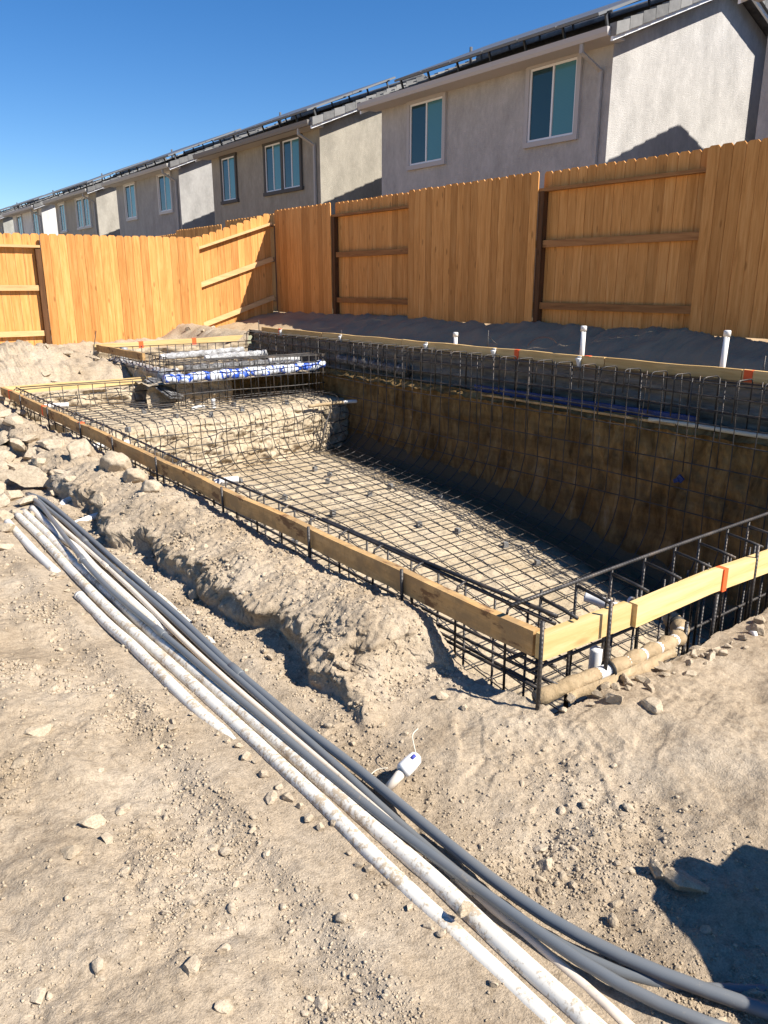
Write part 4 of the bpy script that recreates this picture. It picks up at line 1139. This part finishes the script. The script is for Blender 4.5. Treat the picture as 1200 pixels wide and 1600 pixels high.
def house(k, Y0, label, wm, tm, kind):
    W_ = 7.1; y0, y1 = Y0, Y0 + W_; zb = -.7
    t = thing('house', label, 'house', (RX, Y0 + W_ / 2, zb), 'row of two storey houses')
    X2 = 2 * RX - XH
    ztop = lambda x: RZ - abs(x - RX) * PITCHR - .10
    mb = MB()
    mb.prism([(XH, zb), (X2, zb), (X2, ztop(X2)), (RX, ztop(RX)), (XH, ztop(XH))], (0, y0, 0), (1, 0, 0), (0, 0, 1), (0, 1, 0), W_)
    mb.box((21.4, Y0 + .85, (zb + 5.9) / 2), (6.3, 3.4, 5.9 - zb))
    mb.build('wall', wm, t)
    # roof slab in tile courses
    mb = MB(); ya, yb = y0 - .29, y1 + .29
    for sgn in (1, -1):
        n = 13
        for i in range(n):
            xa = EX + (RX - EX) * i / n; xb = EX + (RX - EX) * (i + 1) / n + .04
            za = EZ + (xa - EX) * PITCHR; zb2 = EZ + (xb - EX) * PITCHR
            pr = [(xa, za - .05), (xb, zb2 - .06), (xb, zb2 - .015), (xa, za + .028)]
            if sgn < 0: pr = [(2 * RX - p, q) for p, q in pr]
            mb.prism(pr, (0, ya, 0), (1, 0, 0), (0, 0, 1), (0, 1, 0), yb - ya)
    mb.tube([(RX, ya, RZ + .03), (RX, yb, RZ + .03)], .08, 8)
    roof = mb.build('roof', 'roof', t)
    # rake tiles down both gable edges
    for ye in (ya, yb):
        mb = MB(); n = 11
        for sgn in (1, -1):
            for i in range(n):
                xa = EX + (RX - EX) * i / n; xb = EX + (RX - EX) * (i + .97) / n
                za = EZ + (xa - EX) * PITCHR; zb2 = EZ + (xb - EX) * PITCHR
                pr = [(xa, za - .13), (xb, zb2 - .14), (xb, zb2 + .045), (xa, za + .075)]
                if sgn < 0: pr = [(2 * RX - p, q) for p, q in pr]
                mb.prism(pr, (0, ye - .03 - .09 * (ye == ya) + .0, 0), (1, 0, 0), (0, 0, 1), (0, 1, 0), .15)
        mb.build('rake_tile', 'rake_tile', roof)
        mb = MB()
        for sgn in (1, -1):
            pr = [(EX, EZ - .21), (RX, RZ - .21), (RX, RZ - .135), (EX, EZ - .135)]
            if sgn < 0: pr = [(2 * RX - p, q) for p, q in pr]
            mb.prism(pr, (0, ye - .055, 0), (1, 0, 0), (0, 0, 1), (0, 1, 0), .05)
        mb.build('fascia', 'white_vinyl', roof)
    # eave gutter with downspout
    mb = MB(); mb.prism([(EX - .10, EZ + .02), (EX + .02, EZ + .02), (EX + .02, EZ - .12), (EX - .06, EZ - .12), (EX - .09, EZ - .06)], (0, ya + .01, 0), (1, 0, 0), (0, 0, 1), (0, 1, 0), yb - ya - .02)
    gt = mb.build('gutter', TR[0] if k in (0, 4) else (TR[4] if k == 1 else TR[3]), t)
    mb = MB(); mb.bar((EX - .02, y0 + .33, EZ - .12), (EX - .02, y0 + .33, EZ - .28), .07, .05, up=(1, 0, 0)); mb.bar((EX - .02, y0 + .33, EZ - .26), (XH - .05, y0 + .22, EZ - .52), .07, .05, up=(1, 0, 0))
    mb.bar((XH - .05, y0 + .22, EZ - .50), (XH - .05, y0 + .22, zb), .08, .055, up=(1, 0, 0)); mb.build('downspout', TR[3] if k else wm, t)
    mb = MB(); mb.prism([(EX + .02, EZ - .11), (XH, EZ - .11), (XH, EZ - .07), (EX + .02, EZ - .07)], (0, ya + .06, 0), (1, 0, 0), (0, 0, 1), (0, 1, 0), yb - ya - .12); mb.build('soffit', tm if kind != 'B' else TR[3], t)
    # solar panels standing on clips over the near slope
    up = .27; mb = MB(); fr_ = MB(); cl = MB()
    pa, pb = y0 + .15, y1 - .9
    npn = 6; pw = (pb - pa) / npn
    nx = np.array([1, 0, PITCHR]); nx /= np.linalg.norm(nx); nz = np.array([-PITCHR, 0, 1]); nz /= np.linalg.norm(nz)
    base = np.array([EX + .28, 0, EZ + .28 * PITCHR]) + nz * up
    for row in range(2):
        for i in range(npn):
            c = base + nx * (row * 1.70 + .84) + np.array([0, pa + pw * (i + .5), 0])
            mb.box(c + nz * .012, (1.66, pw - .045, .012), (nx, (0, 1, 0), nz))
            fr_.box(c - nz * .012, (1.69, pw - .015, .045), (nx, (0, 1, 0), nz))
    mb.build('solar_panel', 'panel', roof); fr_.build('panel_frame', 'panel_frame', roof)
    for row in range(2):
        for i in range(npn + 1):
            for dx in (.25,) if row == 0 else (1.35,):
                c = base + nx * (row * 1.7 + dx) + np.array([0, pa + pw * i + .05, 0])
                cl.bar(c - nz * .02, c - nz * (up - .01), .035, .045, up=(1, 0, 0)); cl.box(c - nz * .03, (.09, .06, .03), (nx, (0, 1, 0), nz))
    for rr_ in (.25, 1.35, 1.95, 3.05):
        c = base + nx * rr_ - nz * .035; cl.bar(c + np.array([0, pa - .1, 0]), c + np.array([0, pb + .1, 0]), .035, .03)
    cl.build('panel_rail', 'clip', roof)
    mb = MB(); mb.tube([(15.6, y1 - .45, RZ - .4), (15.6, y1 - .45, RZ + .02)], .04, 10); mb.build('vent_pipe', 'roof', roof)
    # windows on the wall that faces the pool
    def window(yc, w, h, zc, double):
        tw = .10; x = XH
        fr = MB()
        fr.box((x - .03, yc, zc + h / 2 + tw / 2), (.07, w + 2 * tw + (.06 if kind == 'B' else 0), tw)); fr.box((x - .03, yc, zc - h / 2 - tw / 2), (.07 + (.03 if kind == 'B' else 0), w + 2 * tw + (.10 if kind == 'B' else 0), tw))
        for s_ in (-1, 1): fr.box((x - .03, yc + s_ * (w / 2 + tw / 2), zc), (.066, tw, h))
        wo = fr.build('window', tm, t)
        units = [(yc, w)] if not double else [(yc - w / 4 - .03, w / 2 - .06), (yc + w / 4 + .03, w / 2 - .06)]
        if double:
            m2 = MB(); m2.box((x - .03, yc, zc), (.064, .12, h)); m2.build('mullion', tm, wo)
        for (c, uw) in units:
            f2 = MB(); b_ = .042
            f2.box((x - .012, c, zc + h / 2 - b_ / 2), (.04, uw, b_)); f2.box((x - .012, c, zc - h / 2 + b_ / 2), (.04, uw, b_))
            for s_ in (-1, 1): f2.box((x - .012, c + s_ * (uw / 2 - b_ / 2), zc), (.038, b_, h - 2 * b_))
            f2.box((x - .014, c, zc), (.03, .04, h - 2 * b_))
            f2.build('sash', 'white_vinyl', wo)
            q1 = MB(); q1.box((x - .006, c + uw / 4, zc), (.010, uw / 2 - b_ - .02, h - 2 * b_)); g1 = q1.build('pane', 'glass_screen', wo); g1['label'] = 'dark screened left pane'
            q2 = MB(); q2.box((x - .006, c - uw / 4, zc), (.010, uw / 2 - b_ - .02, h - 2 * b_)); g2 = q2.build('pane', 'glass_blind', wo); g2['label'] = 'teal right pane with closed blind'
    if kind == 'A':
        window(y0 + 1.40, 1.22, 1.36, 3.50, False); window(y0 + 5.30, 1.22, 1.36, 3.48, False)
    else:
        window(y0 + 2.1, 2.10, 1.36, 3.48, True); window(y0 + 5.75, 1.0, 1.36, 3.46, False)
    return t


for k in range(7):
    house(k, 10.2 + 10.04 * k, hl[k], ST[k], TR[[0, 1, 2, 2, 0, 2, 0][k]], 'AB'[k % 2] if k != 1 else 'B')
# the neighbour on the near side, whose gable throws its shadow on the nearest house
house(0, .16, 'grey stucco house standing just right of the view, its gable shading the nearest house', ST[0], TR[0], 'A')


# ------------------------------------------------------------------ rocks, clods and crumbs
def rock_mesh(name, seed, sub=3, flat=.7, ang=.5, m='rock', crisp=False):
    bm = bmesh.new(); bmesh.ops.create_icosphere(bm, subdivisions=sub, radius=1.0)
    r = np.random.RandomState(seed)
    co = np.array([v.co[:] for v in bm.verts])
    # chop by random planes for facets, then roughen
    for _ in range(int(9 * ang) + (9 if crisp else 4)):
        n = r.normal(size=3); n /= np.linalg.norm(n); d = r.uniform(.38, .8) if crisp else r.uniform(.52, .88)
        ex = co @ n - d
        co = co - np.outer(np.clip(ex, 0, None), n)
    nz_ = fbm(co[:, 0] * 2.2 + co[:, 2] * 1.1 + seed, co[:, 1] * 2.2 - co[:, 2] * .8, 4, seed, .55)
    nf_ = fbm(co[:, 0] * 9 + co[:, 2] * 5 + seed, co[:, 1] * 9 - co[:, 2] * 6, 3, seed + 3, .6)
    co = co * (1 + (.05 if crisp else .11) * nz_ + .035 * nf_)[:, None]
    co *= np.array([1.0, r.uniform(.62, .95), flat])
    for v, c in zip(bm.verts, co): v.co = c
    me = bpy.data.meshes.new(name); bm.to_mesh(me); bm.free()
    me.polygons.foreach_set('use_smooth', np.full(len(me.polygons), sub >= 3 and not crisp))
    me.materials.append(M[m]); return me


def big_rock(label, px_, py_, size, seed, flat=.7, rot=0.0, z=None, sink=.35, name='dirt_clod', sub=4, elong=1.0, tilt=0.0, cat='rock', xyz=None):
    if xyz is None:
        q = ground_hit(px_, py_)
    else: q = np.array(xyz)
    o = bpy.data.objects.new(name, rock_mesh(name, seed, sub, flat, 1.0 if name != 'dirt_clod' else .6, 'rock', name != 'dirt_lump' and sub < 5 and name != 'round')); COL.objects.link(o)
    zz = float(H(q[0], q[1], False)) if z is None else z
    o.location = (q[0], q[1], zz + size * flat * (1 - 2 * sink) * .5)
    o.scale = (size * elong, size, size); o.rotation_euler = (tilt, tilt * .4, rot)
    return tag(o, label, cat)


big_rock('flat faced grey brown stone alone on soft soil right of the conduits', 855, 1356, .038, 3, .62, .4, sink=.2)
big_rock('round clod resting against the white pipes near the bottom', 727, 1446, .024, 5, .95, 0, z=-1.400, sink=0)
big_rock('upright stone at the edge of the dark shadow, lower right', 1026, 1372, .036, 8, .9, 1.2, sink=.1)
big_rock('largest stone lying inside the dark shadow, lower right', 1064, 1388, .058, 9, .62, 2.0, sink=.2, elong=1.1)
big_rock('small stone low in the dark shadow at lower right', 1106, 1455, .022, 12, .6, .3)
big_rock('flat slab like clod with a dark undercut on the left bank', 147, 1290, .040, 14, .38, .2, sink=.0, elong=1.25, tilt=.15)
big_rock('pale flat clod above the undercut slab on the left bank', 190, 1268, .036, 15, .35, .9, sink=.15)
big_rock('low cracked clod below the undercut slab on the left bank', 112, 1333, .044, 16, .25, .4, sink=.2)
big_rock('broad clod high on the left bank by the frame edge', 66, 1143, .050, 17, .42, .1, sink=.2, elong=1.2)
big_rock('squat clod under the broad one on the left bank', 30, 1190, .034, 18, .5, .5)
big_rock('pale lump beside the half buried white pipe', 424, 1250, .036, 19, .6, .5)
big_rock('dark edged clod at the foot of the left bank, bottom', 300, 1512, .030, 21, .7, .7, sink=.1)
big_rock('clod half sunk in the ground at bottom left', 60, 1562, .026, 22, .5, .7)
big_rock('pale pebble like clod lying on the white pipes', 130, 891, .026, 23, .8, .3, z=-1.392, sink=.1)
big_rock('pale block at the foot of the mound beside the bundle', 304, 933, .036, 24, .9, .5, sink=.1)
big_rock('clod beside the white pipe stubs', 160, 792, .07, 25, .9, .8, sink=.1)
# broken slabs heaped at the upper left end of the bundle
big_rock('long broken dirt slab leaning at the upper end of the pipe bundle', 54, 762, .17, 31, .42, 2.55, sink=-.5, name='dirt_slab', elong=1.75, tilt=-.45)
big_rock('blocky clod in front of the long slab at the pipe ends', 86, 776, .07, 32, .8, .4, sink=.1, name='dirt_slab')
for i, (a, b, s_) in enumerate([(10, 720, .13), (30, 708, .12), (14, 752, .11), (22, 780, .10), (4, 790, .10), (40, 790, .075), (6, 690, .13), (52, 716, .09), (10, 830, .07), (26, 806, .06), (4, 860, .06), (62, 728, .08), (34, 738, .10), (2, 740, .10),
                                 (20, 668, .12), (48, 690, .10), (70, 700, .09), (8, 652, .10), (36, 650, .11), (2, 812, .08), (50, 808, .04), (96, 742, .06), (112, 752, .05), (0, 770, .11)]):
    o = big_rock('broken pale dirt chunk in the rubble at the upper left end of the bundle', a, b, s_, 400 + i, .55, i * 1.3, sink=-.2 + .3 * (i % 3 == 0), name='dirt_chunk', elong=1.25, tilt=.5 * math.sin(i * 2))
    o['group'] = 'broken chunks of the rubble heap'
for i, (a, b, s_) in enumerate([(95, 668, .13), (130, 712, .15), (178, 735, .15), (60, 650, .10), (210, 752, .10), (40, 640, .10), (84, 700, .10), (235, 768, .08), (20, 660, .11)]):
    o = big_rock('rough dirt lump on the bank under the near form board', a, b, s_, 60 + i, .75, i * .9, sink=.3, name='dirt_lump')
    o['group'] = 'lumps along the bank under the near form board'
for i, (a, b, s_) in enumerate([(690, 1090, .03), (725, 1108, .028), (960, 1095, .05), (1018, 1105, .05), (975, 1065, .04), (1090, 1015, .032), (1110, 1030, .035), (1160, 1000, .03), (1040, 1048, .045), (1010, 1040, .04), (1185, 990, .05), (1075, 1055, .03)]):
    o = big_rock('pale dirt clod on the crumbling bank below the short board', a, b, s_, 80 + i, .7, i * 1.1, sink=.25, name='bank_clod', elong=1.15, tilt=.3 * math.sin(i))
    o['group'] = 'clods on the bank below the short board'
for i in range(26):
    x, yy = (NR.uniform(1.2, 3.3), NR.uniform(10.0, 12.6)) if i < 18 else (NR.uniform(5.2, 6.8), NR.uniform(12.2, 13.8))
    o = big_rock('rough dirt chunk on the heap before the sunlit fence' if i < 18 else 'dirt chunk on the bank at the fence corner', 0, 0, NR.uniform(.05, .12), 300 + i, .6, i * 1.3, xyz=(x, yy, 0), sink=.25, name='heap_chunk')
    o['group'] = 'chunks on the dirt heap' if i < 18 else 'chunks on the corner bank'
for i, (a, b, s_) in enumerate([(94, 903, .03), (110, 915, .022), (82, 900, .02), (104, 925, .018), (118, 928, .016), (372, 1168, .018), (385, 1185, .022), (398, 1192, .015), (412, 1212, .024), (436, 1232, .018), (450, 1248, .026), (470, 1262, .017), (482, 1280, .022),
                                 (355, 1160, .014), (500, 1296, .02), (520, 1290, .016), (545, 1335, .014), (575, 1362, .016), (640, 1420, .014), (668, 1450, .018), (690, 1462, .014), (770, 1540, .014), (340, 1150, .012), (300, 1118, .014), (262, 1085, .013), (258, 1078, .010)]):
    o = big_rock('crumbly clod beside the white pipes where soil has slid over them', a, b, s_, 500 + i, .75, i * 1.1, sink=.1, sub=3)
    o['group'] = 'crumbly clods beside the white pipes'
for i in range(30):
    k = NR.rand(); a = 870 + 325 * k + NR.uniform(-6, 6); b = 1112 - 128 * k ** 1.1 + NR.uniform(-14, 20)
    o = big_rock('pale dirt clod on the crumbling bank below the short board', a, b, NR.uniform(.012, .03), 540 + i, .75, i * 1.1, sink=.15, name='bank_clod', sub=3, tilt=.3 * math.sin(i))
    o['group'] = 'clods on the bank below the short board'
for i in range(46):
    x, yy = NR.uniform(1.40, 1.78), 2.1 + 4.2 * NR.rand()
    if i % 3 == 0: x = NR.uniform(1.24, 1.34)
    o = big_rock('rough clod on the spoil bank between the pipes and the near form board', 0, 0, NR.uniform(.012, .034), 600 + i, .8, i * 1.1, xyz=(x, yy, 0), sink=.15, name='spoil_clod', sub=3, tilt=.4 * math.sin(i))
    o['group'] = 'clods on the spoil bank'
# unseen shape added off frame right, outlined to cast the shadow at lower right
def shadow_shape(px_pts, t0, label):
    sv = np.array([.44, -.885, 1.0]); G = [at(a, b, Z=-1.41) for a, b in px_pts]
    hd = np.array([.44, -.885, 0]); hd /= np.linalg.norm(hd); w_ = np.array([-hd[1], hd[0], 0]); L = .9883
    far = max(-(g @ hd) for g in G); dist = -far + t0 * L      # plane at this distance along the sun's ground direction
    P = [g + sv * ((dist - g @ hd) / L) for g in G]
    o = hd * dist
    poly = [(p @ w_, p[2]) for p in P]
    mb = MB(); mb.prism(poly, o, w_, (0, 0, 1), hd, .07)
    return tag(recenter(mb.build('shadow_caster', 'rock', bevel=.008)), label, 'slab')  # the 'slab' is an added unseen shape, there only to cast the shadow


shadow_shape([(1036, 1398), (1042, 1366), (1056, 1340), (1072, 1336), (1094, 1344), (1106, 1358), (1114, 1360), (1138, 1330), (1150, 1322), (1166, 1328), (1235, 1380), (1330, 1440), (1330, 1700), (1200, 1640), (1125, 1530), (1075, 1460)], .62, 'unseen upright shape added outside the right edge to cast a shadow')

protos = [rock_mesh('dirt_pebble', 200 + i, 2, .7) for i in range(8)]


def clod_spots(n, dens):
    out = []
    while len(out) < n:
        a = NR.uniform(0, 1200); b = NR.uniform(780, 1600)
        q = at(a, b, Z=-1.42); x, y_ = q[0], q[1]
        if x > 1.8 or y_ > 6.5: continue
        if x > PX0 and y_ > PY0: continue
        if .80 < x < 1.20 and NR.rand() > .3: continue
        w = .12 + 2.2 * float(np.clip(fbm(x * 2.3, y_ * 2.3, 3, 101) + .1, 0, 1)) ** 1.6 + .8 * math.exp(-((x - .74) / .07) ** 2) + .9 * math.exp(-((x - 1.27) / .06) ** 2) + .12 * (x > 1.3 and y_ < 1.3) + .6 * (x > 1.25 and y_ > 1.9)
        if NR.rand() * 1.9 > w: continue
        out.append((x, y_))
    return out


for i, (x, y_) in enumerate(clod_spots(280, 0)):
    s_ = .0075 + .013 * NR.rand() ** 3
    o = bpy.data.objects.new('dirt_pebble', protos[i % 8]); COL.objects.link(o)
    o.location = (x, y_, float(H(x, y_, True)) + s_ * .18); o.scale = (s_ * NR.uniform(.9, 1.4), s_, s_ * NR.uniform(.7, 1.1)); o.rotation_euler = (NR.uniform(-.4, .4), NR.uniform(-.4, .4), NR.uniform(0, 6.3))
    tag(o, 'small tan clod lying loose on the dirt beside the trench', 'clod', 'small clods scattered on the dirt')

# crumbs past counting: one stuff mesh
base_v = np.array([(1, 0, 0), (-1, 0, 0), (0, 1, 0), (0, -1, 0), (0, 0, 1), (0, 0, -1)], float)
base_f = np.array([(0, 2, 4), (2, 1, 4), (1, 3, 4), (3, 0, 4), (2, 0, 5), (1, 2, 5), (3, 1, 5), (0, 3, 5)])
N = 18000
sp_ = np.array(clod_spots(N, 1)) + NR.normal(size=(N, 2)) * .006
hz = H(sp_[:, 0], sp_[:, 1], True)
V = []; sz = .0016 + .0052 * NR.rand(N) ** 3
dist = np.hypot(sp_[:, 0], sp_[:, 1]); sz *= np.clip(dist / 1.9, .75, 1.9)
R_ = base_v[None] * (1 + .45 * NR.uniform(-1, 1, (N, 6, 1))) * sz[:, None, None]
ang = NR.uniform(0, 6.3, N); ca, sa = np.cos(ang), np.sin(ang)
tl = NR.uniform(-.8, .8, N)
x_, y2, z_ = R_[..., 0], R_[..., 1], R_[..., 2] * .8
y3 = y2 * np.cos(tl)[:, None] - z_ * np.sin(tl)[:, None]; z3 = y2 * np.sin(tl)[:, None] + z_ * np.cos(tl)[:, None]
xr = x_ * ca[:, None] - y3 * sa[:, None]; yr = x_ * sa[:, None] + y3 * ca[:, None]
V = np.stack([xr + sp_[:, :1], yr + sp_[:, 1:2], z3 + (hz + sz * .25)[:, None]], -1).reshape(-1, 3)
F_ = (base_f[None] + (np.arange(N) * 6)[:, None, None]).reshape(-1, 3)
me = bpy.data.meshes.new('soil_crumbs')
me.vertices.add(len(V)); me.vertices.foreach_set('co', V.ravel().astype(np.float32))
me.loops.add(len(F_) * 3); me.loops.foreach_set('vertex_index', F_.ravel().astype(np.int32))
me.polygons.add(len(F_)); me.polygons.foreach_set('loop_start', (np.arange(len(F_)) * 3).astype(np.int32))
me.update(); me.validate(); me.materials.append(M['rock'])
o = bpy.data.objects.new('soil_crumbs', me); COL.objects.link(o)
tag(o, 'fine tan soil crumbs strewn over the dirt beside the pipes', 'soil crumbs', kind='stuff')
